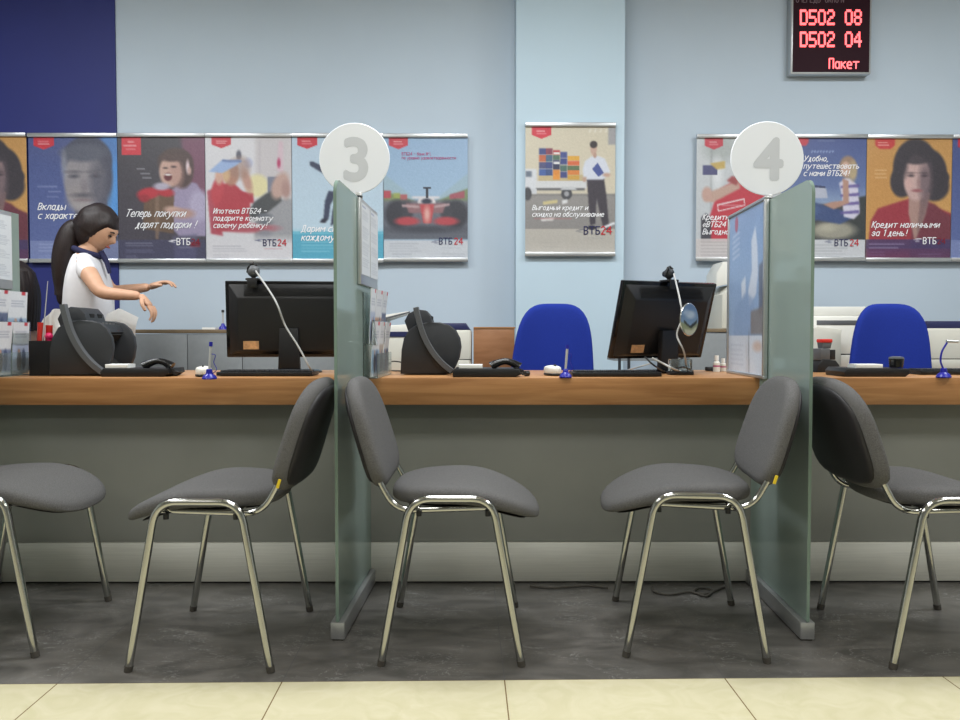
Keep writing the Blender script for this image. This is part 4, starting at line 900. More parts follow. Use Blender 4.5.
# keyboards
def keyboard(px0, px1, py, label, rz=0, d=.13):
    a, b = Q(px0, py), Q(px1, py); w = b.x - a.x
    t = thing('keyboard', label, 'keyboard', ((a.x + b.x) / 2, a.y + d / 2, TOPZ + .0005), rz, 'black keyboards')
    bm = bmesh.new(); prism(bm, [(-w / 2, .002), (w / 2, .002), (w / 2, .016), (-w / 2, .016)], -d / 2, d / 2, bev=.004); obj('case', bm, 'blackplastic', t)
    bm = bmesh.new(); n = 18
    for r in range(5):
        for k in range(n):
            x = -w / 2 + .012 + k * (w - .024) / n; y = -d / 2 + .014 + r * (d - .03) / 5
            box(bm, x, x + (w - .024) / n * .86, y, y + (d - .03) / 5 * .84, .0155, .022)
    o = obj('keys', bm, 'charcoal', t, smooth=False); o['kind'] = 'stuff'
    return t
keyboard(573, 662, 377, 'black keyboard in front of the middle monitor')
keyboard(216, 312, 376.5, 'black keyboard in front of the left monitor')
kb = keyboard(921, 1005, 375, 'black keyboard at the right photo edge')

def mouse(px, py, label):
    q = Q(px, py); t = thing('computer_mouse', label, 'mouse', (q.x, q.y + .04, TOPZ + .0005), .25, 'computer mice on the counter')
    def f(x, y, z): return Vector((x, y, .0185 + (z + .0) + .006 * (1 - (y / .055) ** 2) - .006 * (x / .03) ** 2))
    bm = bmesh.new(); pad(bm, .0295, .052, .03, 2.3, f, seg=32); obj('shell', bm, 'whiteplastic', t)
    bm = bmesh.new(); pad(bm, .0305, .054, .010, 2.3, lambda x, y, z: Vector((x, y, .0055 + z)), seg=32); obj('base', bm, 'blackplastic', t)
    bm = bmesh.new(); tube(bm, [(-.003, -.028, .036), (.003, -.028, .036)], .008, n=14); obj('scroll_wheel', bm, 'blackplastic', t)
mouse(200, 377, 'silver-white mouse beside the blue pen holder at the left desk')
mouse(553.5, 376, 'silver-white mouse beside the blue pen holder in front of the middle office chair')

def pen_holder(px, py, ytop, label, droop=False, z=TOPZ, s=1.0, lean=(.002, 0)):
    q = Q(px, py, z); k = F / q.y; hgt = (py - ytop) / k
    t = thing('pen_holder', label, 'pen holder', (q.x, q.y + .015, z + .0005), 0, 'blue desk pens on stands')
    obj('stand', Lz([(0, 0), (.025 * s, 0), (.026 * s, .004), (.021 * s, .013), (.012 * s, .02), (.0105 * s, .034 * s), (.008, .036 * s), (0, .036 * s)], n=28), 'bluep', t)
    if droop:
        pts = [(0, 0, .03), (-.012, 0, .06), (-.008, 0, .095), (.005, 0, .12), (.012, 0, .132)]
        obj('pen_cord', T(spline(pts), .0035, n=8), 'bluep', t)
        obj('pen', T([(.008, 0, .134), (.05, -.002, .133)], [.0055, .0045], n=12), 'alu', t)
    else:
        obj('pen', T([(0, 0, .03), (lean[0], lean[1], hgt * .9)], [.0042, .0048], n=12), 'cablewhite', t)
        obj('pen_cap', T([(lean[0], lean[1], hgt * .88), (lean[0] * 1.1, lean[1], hgt)], [.0062, .0062], n=12), 'bluep', t)
        obj('pen_cord', T(spline([(.012, 0, .02), (.026, 0, .035), (.016, 0, .06), (.022, 0, .085), (.006, 0, .09)]), .0014, n=6), 'bluep', t)
pen_holder(208, 379.5, 342, 'blue desk pen on a stand beside the mouse at the left desk', lean=(.006, 0))
pen_holder(566, 378, 345, 'blue desk pen on a stand in front of the middle office chair', s=.9, lean=(.006, 0))
pen_holder(946, 378, 338, 'blue desk pen holder with drooping pen at the right photo edge', droop=True)

# banknote counters
def money_counter(px, py, label, sc_=1.0, rz=0.0):
    q = Q(px, py); t = thing('banknote_counter', label, 'banknote counter', (q.x, q.y + .11, TOPZ + .0005), rz, 'dark grey banknote counting machines')
    def arc(cx, cz, r, a0, a1, n=14, ez=1): return [(cx + r * math.cos(math.radians(a0 + (a1 - a0) * i / n)), cz + r * ez * math.sin(math.radians(a0 + (a1 - a0) * i / n))) for i in range(n + 1)]
    prof = [(-.118, .004), (-.113, .1), (-.104, .145), (-.082, .182), (-.045, .204), (0, .21), (.04, .209), (.074, .2), (.1, .178), (.117, .145), (.122, .108), (.115, .065), (.1, .03), (.086, .004)]
    for s in (-1, 1): 
        bm = bmesh.new(); prism(bm, prof, *(sorted((s * .09, s * .112))), bev=.004); obj('side_cover', bm, 'charcoal', t)
    inner = [(-.11, .008), (-.106, .12), (-.07, .19), (0, .2), (.06, .195), (.075, .165), (.02, .13), (.02, .06), (.07, .03), (.07, .008)]
    obj('body', PR(inner, -.09, .09), 'charcoal', t)
    obj('note_slot', PR([(.02, .058), (.021, .132), (.03, .136), (.07, .16), (.074, .155), (.04, .12), (.04, .06), (.07, .034), (.066, .03)], -.086, .086), 'dark', t)
    bm = bmesh.new()
    for k in range(4):
        for j in range(3): box(bm, .02 + j * .014, .031 + j * .014, -.06 + k * .03, -.04 + k * .03, .199 - j * .002, .205 - j * .002)
    o = obj('keypad', bm, 'charcoal_l', t, smooth=False)
    hop = [(-.085, .16), (-.105, .215), (-.09, .245), (-.055, .262), (-.02, .258), (.0, .235), (.01, .2), (-.03, .19)]
    obj('hopper', PR(hop, -.07, .088, bev=.004), 'charcoal', t)
    for y in (-.035, .03): obj('display_window', B(-.002, .004, y, y + .034, .214, .236), 'dark', t)
    # curved outer band on the side
    pts = spline([(-.058, .262), (-.05, .235), (-.028, .17), (.0, .115), (.04, .06), (.084, .018)], 6) if False else None
    c2 = spline([Vector((-.055, 0, .268)), Vector((-.048, 0, .235)), Vector((-.028, 0, .165)), Vector((.005, 0, .1)), Vector((.045, 0, .05)), Vector((.088, 0, .014))], 6)
    bm = bmesh.new(); wd = .012; rows = []
    for i, p in enumerate(c2):
        a = c2[max(0, i - 1)]; b = c2[min(len(c2) - 1, i + 1)]; tn = (b - a).normalized(); nr = Vector((tn.z, 0, -tn.x))
        rows.append([bm.verts.new(p + nr * wd * sx + Vector((0, yy, 0))) for sx, yy in ((-1, -.113), (-.8, -.134), (.8, -.134), (1, -.113))])
    for A, C in zip(rows, rows[1:]):
        for k in range(4): bm.faces.new((A[k], A[(k + 1) % 4], C[(k + 1) % 4], C[k]))
    bm.faces.new(rows[0]); bm.faces.new(rows[-1][::-1])
    obj('handle', bm, 'charcoal_l', t)
    t.scale = (sc_, sc_, sc_)
    return t
money_counter(430, 375, 'dark grey banknote counter beside the leaflet rack under the number 3 sign', .99)
money_counter(80.5, 376, 'dark grey banknote counter at the left desk in front of the woman', 1.02, rz=0.02)

# telephones with note cards
def phone(px0, px1, py, label, handset=True, rz=0):
    a, b = Q(px0, py), Q(px1, py); w = b.x - a.x
    t = thing('desk_telephone', label, 'telephone', ((a.x + b.x) / 2, a.y + .09, TOPZ + .0005), rz, 'low black desk telephones')
    bm = bmesh.new(); prism(bm, [(-w / 2 + .004, .0), (w / 2 - .02, 0), (w / 2, .012), (w / 2 - .004, .03), (-w / 2 + .012, .032), (-w / 2, .018)], -.085, .085, bev=.005); obj('base', bm, 'blackplastic', t)
    if handset:
        x0, x1 = w / 2 - .11, w / 2 - .004
        pts = spline([(x0, -.04, .038), (x0 + .022, -.04, .05), ((x0 + x1) / 2, -.04, .058), (x1 - .022, -.04, .05), (x1, -.04, .036)], 6)
        n = len(pts); rr = [.019 - .007 * math.sin(PI * i / (n - 1)) for i in range(n)]
        obj('handset', T(pts, rr, n=14), 'gloss_black', t)
        cp = [(x1 - .01 + .03 * i / 40 + .010 * math.cos(i * 1.3), -.055 + .002 * i / 40, .03 - .018 * i / 40 + .007 * math.sin(i * 1.3)) for i in range(40)]
        obj('coiled_cord', T(cp, .0026, n=6), 'blackplastic', t)
    return t
def note(px0, px1, py0, py1, d, label):
    a, b = P(px0, py1, d), P(px1, py0, d)
    t = thing('paper_note', label, 'paper', ((a.x + b.x) / 2, d, a.z), 0, 'white paper slips on the telephones')
    w, h = b.x - a.x, b.z - a.z
    bm = bmesh.new(); prism(bm, [(-w / 2, 0), (w / 2, 0), (w / 2, h), (-w / 2, h)], 0, .05, bev=.001)
    for v in bm.verts: v.co.z += v.co.y * .12
    obj('paper_stack', bm, 'paper', t)
def phone_note(px0, px1, ph, label, wpx):
    z = ph.location.z + .0325; d = ph.location.y - .075
    x0 = P(px0, 368, d).x; x1 = P(px1, 368, d).x; w = x1 - x0
    t = thing('paper_note', label, 'paper', ((x0 + x1) / 2, d, z), 0, 'white paper slips on the telephones')
    obj('paper_stack', PR([(-w / 2, 0), (w / 2, 0), (w / 2, .014), (-w / 2, .014)], 0, .07, bev=.0015), 'paper', t)
p1 = phone(99, 168, 377, 'black desk telephone with handset at the left desk')
phone_note(105, 127.5, p1, 'white paper block on the telephone at the left desk', 0)
p2 = phone(452, 521, 377.5, 'black desk telephone with handset at the middle desk')
phone_note(459, 482.5, p2, 'white paper block on the telephone at the middle desk', 0)
p3 = phone(845, 912, 377, 'black desk telephone in front of the right blue office chair', handset=False)
phone_note(856, 883, p3, 'white paper block on the telephone at the right desk', 0)
q = P(899, 370, p3.location.y - .05)
t = thing('black_cup', 'small black cup with a metal lid beside the paper block at the right', 'cup', (q.x, p3.location.y - .03, TOPZ + .033))
obj('cup_body', Lz([(0, 0), (.024, 0), (.027, .03), (.027, .034), (.022, .034), (.02, .01), (0, .01)], n=24), 'gloss_black', t)
obj('lid', Lz([(0, .034), (.027, .034), (.026, .04), (.012, .043), (0, .043)], n=24), 'charcoal_l', t)
# small plug-like end piece beside each telephone
for (px, py, lb) in ((174, 376, 'small black cable plug beside the telephone at the left desk'), (525, 376.5, 'small black cable plug beside the telephone at the middle desk')):
    q = Q(px, py); bm = bmesh.new(); tube(bm, [(-.025, .02, .006), (-.01, .006, .012), (.004, 0, .012)], .004, n=8); tube(bm, [(0, -.004, .011), (.014, .004, .011)], .0105, n=12)
    tag(obj('cable_plug', bm, 'blackplastic', None, loc=(q.x, q.y, TOPZ + .0005)), lb, 'plug')
# black cables beside the middle banknote counter
q = Q(388, 374); t = thing('power_cable', 'thin black cables behind the leaflets at the middle desk', 'cable', (q.x, q.y + .1, TOPZ)); o0 = Vector(t.location)
obj('cable_strand', T([p - o0 for p in spline([Q(381, 374) + Vector((0, 0, .003)), Q(388, 372) + Vector((0, 0, .005)), Q(396, 371.5) + Vector((0, 0, .003)), Q(404, 372) + Vector((0, 0, .004))])], .0028, n=8), 'blackplastic', t)
obj('cable_strand', T([p - o0 for p in spline([P(386, 365, 3.4), P(392, 361.5, 3.38), P(400, 362, 3.35), P(406, 364, 3.3)])], .0028, n=8), 'blackplastic', t)

# bottles and box next to the framed poster
def bottle(px, py, h, r, lb):
    q = Q(px, py); t = thing('small_bottle', lb, 'bottle', (q.x, q.y + r, TOPZ + .0005), 0, 'small white bottles by the framed poster')
    obj('bottle_body', Lz([(0, 0), (r, 0), (r, h * .55), (r * .5, h * .68), (r * .45, h * .72), (0, h * .72)], n=24), 'whiteplastic', t)
    obj('cap', Lz([(0, h * .7), (r * .62, h * .7), (r * .58, h), (0, h)], n=20), 'paper', t)
    obj('label_band', Lz([(r * 1.01, h * .3), (r * 1.01, h * .4)], n=24), 'tx_pink', t)
bottle(717.5, 372, .07, .0145, 'taller small white bottle right of the middle monitor')
bottle(724, 371.5, .056, .0135, 'shorter small white bottle beside the framed poster')
q = Q(683, 375.5); t = thing('clear_cube', 'small clear plastic holder at the right foot of the middle monitor', 'holder', (q.x, q.y + .03, TOPZ + .0005))
bm = bmesh.new(); box(bm, -.04, .045, -.0, .05, .014, .062, .004); obj('holder_body', bm, 'clear', t)
obj('holder_foot', B(-.045, .05, -.005, .055, 0, .0135, bev=.003), 'blackplastic', t)
q = Q(709.5, 371); bm = bmesh.new(); pad(bm, .02, .014, .018, 2.4, lambda x, y, z: Vector((x, y, .0095 + z)), seg=24)
tag(obj('eraser', bm, 'charcoal', None, loc=(q.x, q.y, TOPZ + .0005)), 'small dark lump beside the taller white bottle', 'small object')

# stamp machine at the right desk
q = Q(829, 372.5); t = thing('self_inking_stamp', 'grey and black stamp with red top on the counter at the right', 'stamp', (q.x, q.y + .05, TOPZ + .0005), .25)
obj('foot', PR([(-.06, 0), (.06, 0), (.05, .03), (.032, .05), (-.03, .055), (-.055, .03)], -.035, .035, bev=.003), 'blackplastic', t)
obj('stamp_body', B(-.04, .008, -.03, .03, .05, .1, bev=.004), 'charcoal_l', t)
obj('ink_pad', B(.008, .036, -.028, .028, .052, .095, bev=.003), 'blackplastic', t)
obj('grip', PR([(-.018, .1), (.02, .1), (.026, .125), (-.022, .125)], -.018, .018, bev=.003), 'charcoal_l', t)
obj('grip_top', B(-.024, .027, -.02, .02, .125, .14, bev=.003), 'red', t)

# organiser with markers at far left
q = Q(39.5, 376); t = thing('desk_organiser', 'black desk organiser next to the left leaflets', 'organiser', (q.x, q.y + .06, TOPZ + .0005)); og = Vector(t.location)
bm = bmesh.new()
for (a, b, c_, d) in ((-.045, .045, -.05, -.045), (-.045, .045, .045, .05), (-.045, -.04, -.045, .045), (.04, .045, -.045, .045)): box(bm, a, b, c_, d, .0, .135)
box(bm, -.045, .045, -.045, .045, 0, .005); obj('tray', bm, 'blackplastic', t)
t.location = og
def inog(dx, dy): return (og.x + dx, og.y + dy, og.z + .006)
for dx, dy, hh, an, lb in ((-.022, -.02, .20, .05, 'red-capped marker in the organiser at left, taller one'), (-.008, .012, .19, .05, 'red marker in the organiser at left, partly behind the first')):
    t = thing('marker_pen', lb, 'marker', inog(dx, dy), 0, 'red markers in the organiser')
    obj('barrel', T([(0, 0, 0), (math.sin(an) * hh * .6, 0, hh * .6)], .011, n=14), 'red', t); obj('cap', T([(math.sin(an) * hh * .6, 0, hh * .6), (math.sin(an) * hh, 0, hh)], .013, n=14), 'red', t)
t = thing('pink_marker', 'pink marker with a round cap in the organiser at left', 'marker', inog(.02, -.025)); obj('barrel', T([(0, 0, 0), (0, 0, .135)], .008, n=12), 'pink', t)
bm = bmesh.new(); bmesh.ops.create_uvsphere(bm, u_segments=18, v_segments=12, radius=.0145)
for v in bm.verts: v.co.z += .146
obj('cap', bm, 'pink', t)
t = thing('long_pointer', 'long thin grey rod standing in the organiser at left', 'rod', inog(-.012, -.03)); obj('rod', T([(0, 0, 0), (.012, 0, .15), (.034, 0, .36)], [.003, .0026, .0012], n=8), 'cablewhite', t); 
# crumpled paper behind the left banknote counter
a = P(54, 340, 3.42); bm = bmesh.new(); N = 12
vs = [[bm.verts.new((-.055 + .11 * i / N + .02 * j / N + .006 * math.sin(j * 1.1), .012 * math.sin(i * .9 + j * .5), .27 * j / N - .035 * (i / N - .55) ** 2 * 4 * (j / N))) for i in range(N + 1)] for j in range(N + 1)]
for j in range(N):
    for i in range(N): bm.faces.new((vs[j][i], vs[j][i + 1], vs[j + 1][i + 1], vs[j + 1][i]))
bmesh.ops.solidify(bm, geom=bm.faces[:], thickness=.0015)
tag(obj('paper_sheets', bm, 'paper', None, loc=(a.x, 3.4, TOPZ + .0015)), 'crumpled white paper standing behind the left banknote counter', 'paper')

# ================================================================== furniture behind
def back_cabinet(px0, px1, d, ytop, label, doors):
    a, b = P(px0, ytop, d), P(px1, ytop, d); w = b.x - a.x; zt = a.z
    t = thing('storage_cabinet', label, 'cabinet', ((a.x + b.x) / 2, d, 0))
    dd = WY - .03 - d
    obj('carcass', B(-w / 2, w / 2, .02, dd, .0, zt - .026), 'greylaminate', t)
    obj('cabinet_top', B(-w / 2 - .01, w / 2 + .01, -.004, dd, zt - .022, zt, bev=.002), 'ledge', t)
    for k in range(doors):
        x0 = -w / 2 + w * k / doors; x1 = -w / 2 + w * (k + 1) / doors
        dr = obj('door', B(x0 + .002, x1 - .002, 0, .019, .06, zt - .028, bev=.001), 'greylaminate', t)
        obj('door_handle', T(fillet([(x1 - .05, 0, zt - .25), (x1 - .05, -.03, zt - .25), (x1 - .05, -.03, zt - .38), (x1 - .05, 0, zt - .38)], .01), .005, n=8), 'alu', dr)
    return t, zt
cabL, zL = back_cabinet(132, 352, 4.55, 329.5, 'low grey cabinet with wooden top along the wall behind the left desk', 4)
cabL2, _ = None, None
cabR, zR = back_cabinet(690, 792, 4.55, 328.5, 'low grey cabinet with wooden top behind the framed poster at the right', 2)
# things on the left cabinet
q = P(223, 327.5, 4.6); pen_holder_z = zL
t = thing('pen_holder', 'tiny blue desk pen on the cabinet behind the left monitor', 'pen holder', (q.x, 4.6, zL + .0005), 0, 'blue desk pens on stands')
obj('stand', Lz([(0, 0), (.026, 0), (.022, .012), (.012, .024), (.008, .036), (0, .036)], n=24), 'bluep', t)
obj('pen', T([(0, 0, .03), (.0, 0, .105)], .005, n=10), 'cablewhite', t); obj('pen_cap', T([(0, 0, .1), (0, 0, .115)], .008, n=10), 'charcoal', t)
q = P(212, 328, 4.62); t = thing('paper_pad', 'thin white paper pad on the cabinet behind the left desk', 'paper', (q.x, 4.58, zL + .0005)); obj('sheets', B(-.045, .03, 0, .1, 0, .012), 'paper', t)
# low desks carrying the printers
def side_desk(x0, x1, y0, y1, h, label):
    t = thing('side_desk', label, 'desk', ((x0 + x1) / 2, (y0 + y1) / 2, 0)); w, d = x1 - x0, y1 - y0
    obj('desk_top', B(-w / 2, w / 2, -d / 2, d / 2, h - .025, h, bev=.002), 'wood', t)
    for s in (-1, 1): obj('side_panel', B(s * (w / 2 - .02) - .01, s * (w / 2 - .02) + .01, -d / 2 + .02, d / 2 - .02, 0, h - .025), 'greylaminate', t)
    obj('back_panel', B(-w / 2 + .03, w / 2 - .03, d / 2 - .04, d / 2 - .02, .2, h - .025), 'greylaminate', t)
side_desk(P(382, 360, 4.1).x, P(518, 360, 4.1).x, 4.14, 4.6, .745, 'side desk with the printer and brown box behind the middle desk')
side_desk(P(800, 360, 4.1).x, P(1010, 360, 4.1).x, 4.14, 4.5, .745, 'side desk with the white printers behind the right desk')
DZ = .7455
def printer(px0, px1, ytop, d, depth, label, lid='navy', tray=False, panel=False, body='cream'):
    a, b = P(px0, ytop, d), P(px1, ytop, d); w = b.x - a.x; h = a.z - DZ
    t = thing('laser_printer', label, 'printer', ((a.x + b.x) / 2, d, DZ), 0, 'printers on the side desks')
    bm = bmesh.new(); box(bm, -w / 2, w / 2, 0, depth, .012, h * .86, .012); obj('printer_body', bm, body, t)
    obj('paper_tray', B(-w / 2 + .01, w / 2 - .01, -.004, .02, .02, h * .26, bev=.004), body, t)
    obj('tray_gap', B(-w / 2 + .002, w / 2 - .002, -.001, .004, h * .265, h * .28), 'dark', t)
    bm = bmesh.new(); prism(bm, [(-w / 2 + .004, h * .86), (w / 2 - .004, h * .86), (w / 2 - .03, h), (-w / 2 + .02, h)], .01, depth - .01, bev=.006); obj('top_cover', bm, lid, t)
    if panel:
        obj('output_slot', B(-w / 2 + .06, w / 2 - .02, -.003, .01, h * .72, h * .79, bev=.002), 'charcoal_l', t)
        obj('display_panel', B(-w / 2 + .13, w / 2 - .22, -.006, .004, h * .45, h * .63, bev=.002), 'dark', t)
    for x in (-w / 2 + .04, w / 2 - .04): obj('rubber_foot', B(x - .015, x + .015, .03, .06, 0, .0125), 'rubber', t)
    return t, w, h
printer(430, 471.5, 323, 4.17, .34, 'white printer with dark blue top behind the middle banknote counter')
# multifunction device with raised white tray
a, b = P(372, 330, 4.3), P(413, 330, 4.3); w = b.x - a.x
t = thing('document_scanner', 'white scanner with a raised paper tray behind the leaflets at the middle desk', 'scanner', ((a.x + b.x) / 2, 4.2, DZ))
obj('scanner_body', B(-w / 2, w / 2, 0, .35, .0, .2, bev=.01), 'cream', t)
obj('scanner_lid', PR([(-w / 2 - .0, .215), (w / 2 - .03, .2), (w / 2 + .02, .235), (w / 2 - .02, .262), (-w / 2, .25)], .0, .34, bev=.005), 'whiteplastic', t)
obj('lid_edge', B(-w / 2 + .06, w / 2 + .025, -.004, .01, .195, .222), 'navy', t)
obj('raised_tray', PR([(-w / 2 + .02, .26), (-w / 2 + .06, .262), (-w / 2 + .085, .29), (w / 2 - .02, .325), (w / 2 - .02, .333), (-w / 2 + .03, .305)], .03, .3, bev=.002), 'whiteplastic', t)
obj('tray_lip', PR([(-w / 2 + .06, .262), (-w / 2 + .10, .266), (-w / 2 + .09, .29), (w / 2 - .01, .324), (w / 2 - .01, .332), (-w / 2 + .065, .295)], .025, .032), 'charcoal_l', t)
printer(925, 985, 321, 4.17, .34, 'white printer with dark blue top right of the right office chair')
t, w, h = printer(806, 872, 306.5, 4.28, .23, 'large white multifunction printer behind the glass at the right', lid='whiteplastic', panel=True, body='whiteplastic')
# white small box in front of it
a, b = P(814, 324, 4.15), P(842, 324, 4.15); w = b.x - a.x
side = thing('paper_box', 'small off-white box in front of the large white printer', 'box', ((a.x + b.x) / 2, 4.15, DZ)); obj('box_body', PR([(-w / 2, 0), (w / 2, 0), (w / 2 - .005, .2), (w / 2, .235), (-w / 2 + .02, .25), (-w / 2, .24)], 0, .12, bev=.004), 'cream', side)
bpy.context.view_layer.update()
# brown box
a, b = P(473.5, 328.5, 4.16), P(514.5, 328.5, 4.16); w = b.x - a.x
t = thing('brown_box', 'brown wooden box beside the printer and the middle office chair', 'box', ((a.x + b.x) / 2, 4.16, DZ)); obj('box_body', B(-w / 2, w / 2, 0, .35, 0, a.z - DZ, bev=.003), 'wood3', t); obj('box_edge', B(-w / 2, w / 2 + .004, -.003, .36, a.z - DZ, a.z - DZ + .008), 'wood2', t)
# copier with paper stand on the right cabinet
a = P(723, 328, 4.6)
t = thing('white_copier', 'white machine with slanted paper tray on the cabinet right of the middle monitor', 'copier', (a.x + .12, 4.62, zR + .0005))
obj('copier_body', PR([(-.12, 0), (.28, 0), (.28, .26), (-.06, .26), (-.12, .2)], 0, .3, bev=.006), 'cream', t)
obj('paper_tray', PR([(-.14, .25), (.22, .33), (.22, .40), (-.1, .40), (-.14, .33)], .05, .26, bev=.004), 'whiteplastic', t)
obj('side_knob', B(-.02, .02, -.02, .0, .21, .245, bev=.004), 'charcoal', t)
# metal bars below the ledge, seen under the middle monitor
t = thing('metal_trolley', 'thin grey metal frame behind the middle monitor foot', 'frame', (P(626, 366, 4.2).x, 4.2, 0))
for x in (-.035, .015, .3): obj('upright_bar', T([(x, 0, 0), (x, 0, .83)], .008, n=8), 'charcoal', t)
obj('shelf_panel', B(-.06, .32, 0, .25, .81, .83), 'greylaminate', t)

# cables on the floor under the counter
def floor_cable(pts, lb):
    p0 = Q(*pts[0], z=0); o = obj('floor_cable', T([Q(*p, z=.006) - Vector((p0.x, p0.y, 0)) for p in spline([Vector((a, b, 0)) for a, b in pts]) for p in [(p.x, p.y)]], .004, n=8), 'rubber', None, loc=(p0.x, p0.y, 0)); tag(o, lb, 'cable')
M['rubber_black'] = M['blackplastic']
floor_cable([(652, 587), (655, 592), (670, 594.5), (690, 592), (706, 596), (712, 590), (700, 588), (694, 592), (706, 594), (722, 588), (728, 587)], 'black cable coiled on the floor behind the chair by partition 4')
floor_cable([(530, 586), (550, 588), (572, 586.5), (590, 586), (608, 588)], 'thin dark cable lying along the counter base, middle')
#PART4
# ================================================================== people
def skin_mesh(verts, edges, sub=2, flat=None):
    me = bpy.data.meshes.new('sk'); me.from_pydata([v[0] for v in verts], edges, []); o = bpy.data.objects.new('sk', me); COL.objects.link(o)
    m = o.modifiers.new('s', 'SKIN'); m.use_smooth_shade = True
    if not me.skin_vertices: bpy.context.view_layer.update()
    for i, v in enumerate(verts):
        r = v[1] if isinstance(v[1], tuple) else (v[1], v[1]); me.skin_vertices[0].data[i].radius = r
    me.skin_vertices[0].data[0].use_root = True
    s = o.modifiers.new('u', 'SUBSURF'); s.levels = sub; s.render_levels = sub
    dg = bpy.context.evaluated_depsgraph_get(); r = bpy.data.meshes.new_from_object(o.evaluated_get(dg)); bpy.data.objects.remove(o)
    return r
def add_mesh(bm, me, mtx=None, mi=0):
    n = len(bm.verts); nf = len(bm.faces); bm.from_mesh(me); bm.verts.ensure_lookup_table(); bm.faces.ensure_lookup_table()
    if mtx is not None:
        for v in bm.verts[n:]: v.co = mtx @ v.co
    for f in bm.faces[nf:]: f.material_index = mi
def ellipsoid(bm, c, r, mtx=None, u=28, v=20, mi=0, fn=None):
    g = bmesh.ops.create_uvsphere(bm, u_segments=u, v_segments=v, radius=1)
    for q in g['verts']:
        p = Vector((q.co.x * r[0], q.co.y * r[1], q.co.z * r[2]))
        if fn: p = fn(q.co.copy(), p)
        p = p + Vector(c); q.co = mtx @ p if mtx is not None else p
    for f in set(f for q in g['verts'] for f in q.link_faces): f.material_index = mi
def head_fn(n, p):              # faces +x
    if n.z < 0: p.y *= 1 - .32 * (-n.z) ** 1.3; p.x *= 1 - .12 * (-n.z)
    if n.x > .6:
        w = math.exp(-(n.y / .16) ** 2)
        p.x += .020 * w * math.exp(-((n.z + .12) / .16) ** 2)           # nose
        p.x += .006 * w * math.exp(-((n.z + .45) / .10) ** 2)           # lips
        p.x += .010 * math.exp(-(n.y / .3) ** 2) * math.exp(-((n.z + .78) / .16) ** 2)   # chin
        p.x -= .007 * math.exp(-((abs(n.y) - .36) / .14) ** 2) * math.exp(-((n.z - .06) / .14) ** 2)  # eye sockets
        p.x += .004 * math.exp(-((n.z - .28) / .1) ** 2)
    return p
def hand(bm, wrist, d, down, s=1.0):
    d = d.normalized(); side = d.cross(down).normalized(); dn = side.cross(d).normalized() * -1
    if dn.dot(down) < 0: dn = -dn
    ps = [(wrist - d * .012, (.025 * s, .023 * s)), (wrist + d * .035, (.034 * s, .018 * s)), (wrist + d * .078, (.036 * s, .015 * s))]
    add_mesh(bm, skin_mesh(ps, [(0, 1), (1, 2)], 2))
    for k, (o, ln) in enumerate(((-.03, .066), (-.01, .076), (.01, .072), (.029, .058))):
        b = wrist + d * .07 + side * o; p1 = b + d * ln * .45 + dn * .006; p2 = p1 + (d * .7 + dn * .6).normalized() * ln * .35; p3 = p2 + (d * .35 + dn * .9).normalized() * ln * .28
        tube(bm, spline([b, p1, p2, p3], 4), [.0095 - .0004 * i for i in range(13)], n=8)
        ellipsoid(bm, p3, (.0055, .0055, .0055), u=8, v=6)
    b = wrist + d * .025 - side * .026; p1 = b - side * .022 + d * .022 + dn * .008; p2 = p1 + d * .03 + dn * .01
    tube(bm, spline([b, p1, p2], 4), [.012 - .0005 * i for i in range(9)], n=8); ellipsoid(bm, p2, (.0085, .0085, .0085), u=8, v=6)
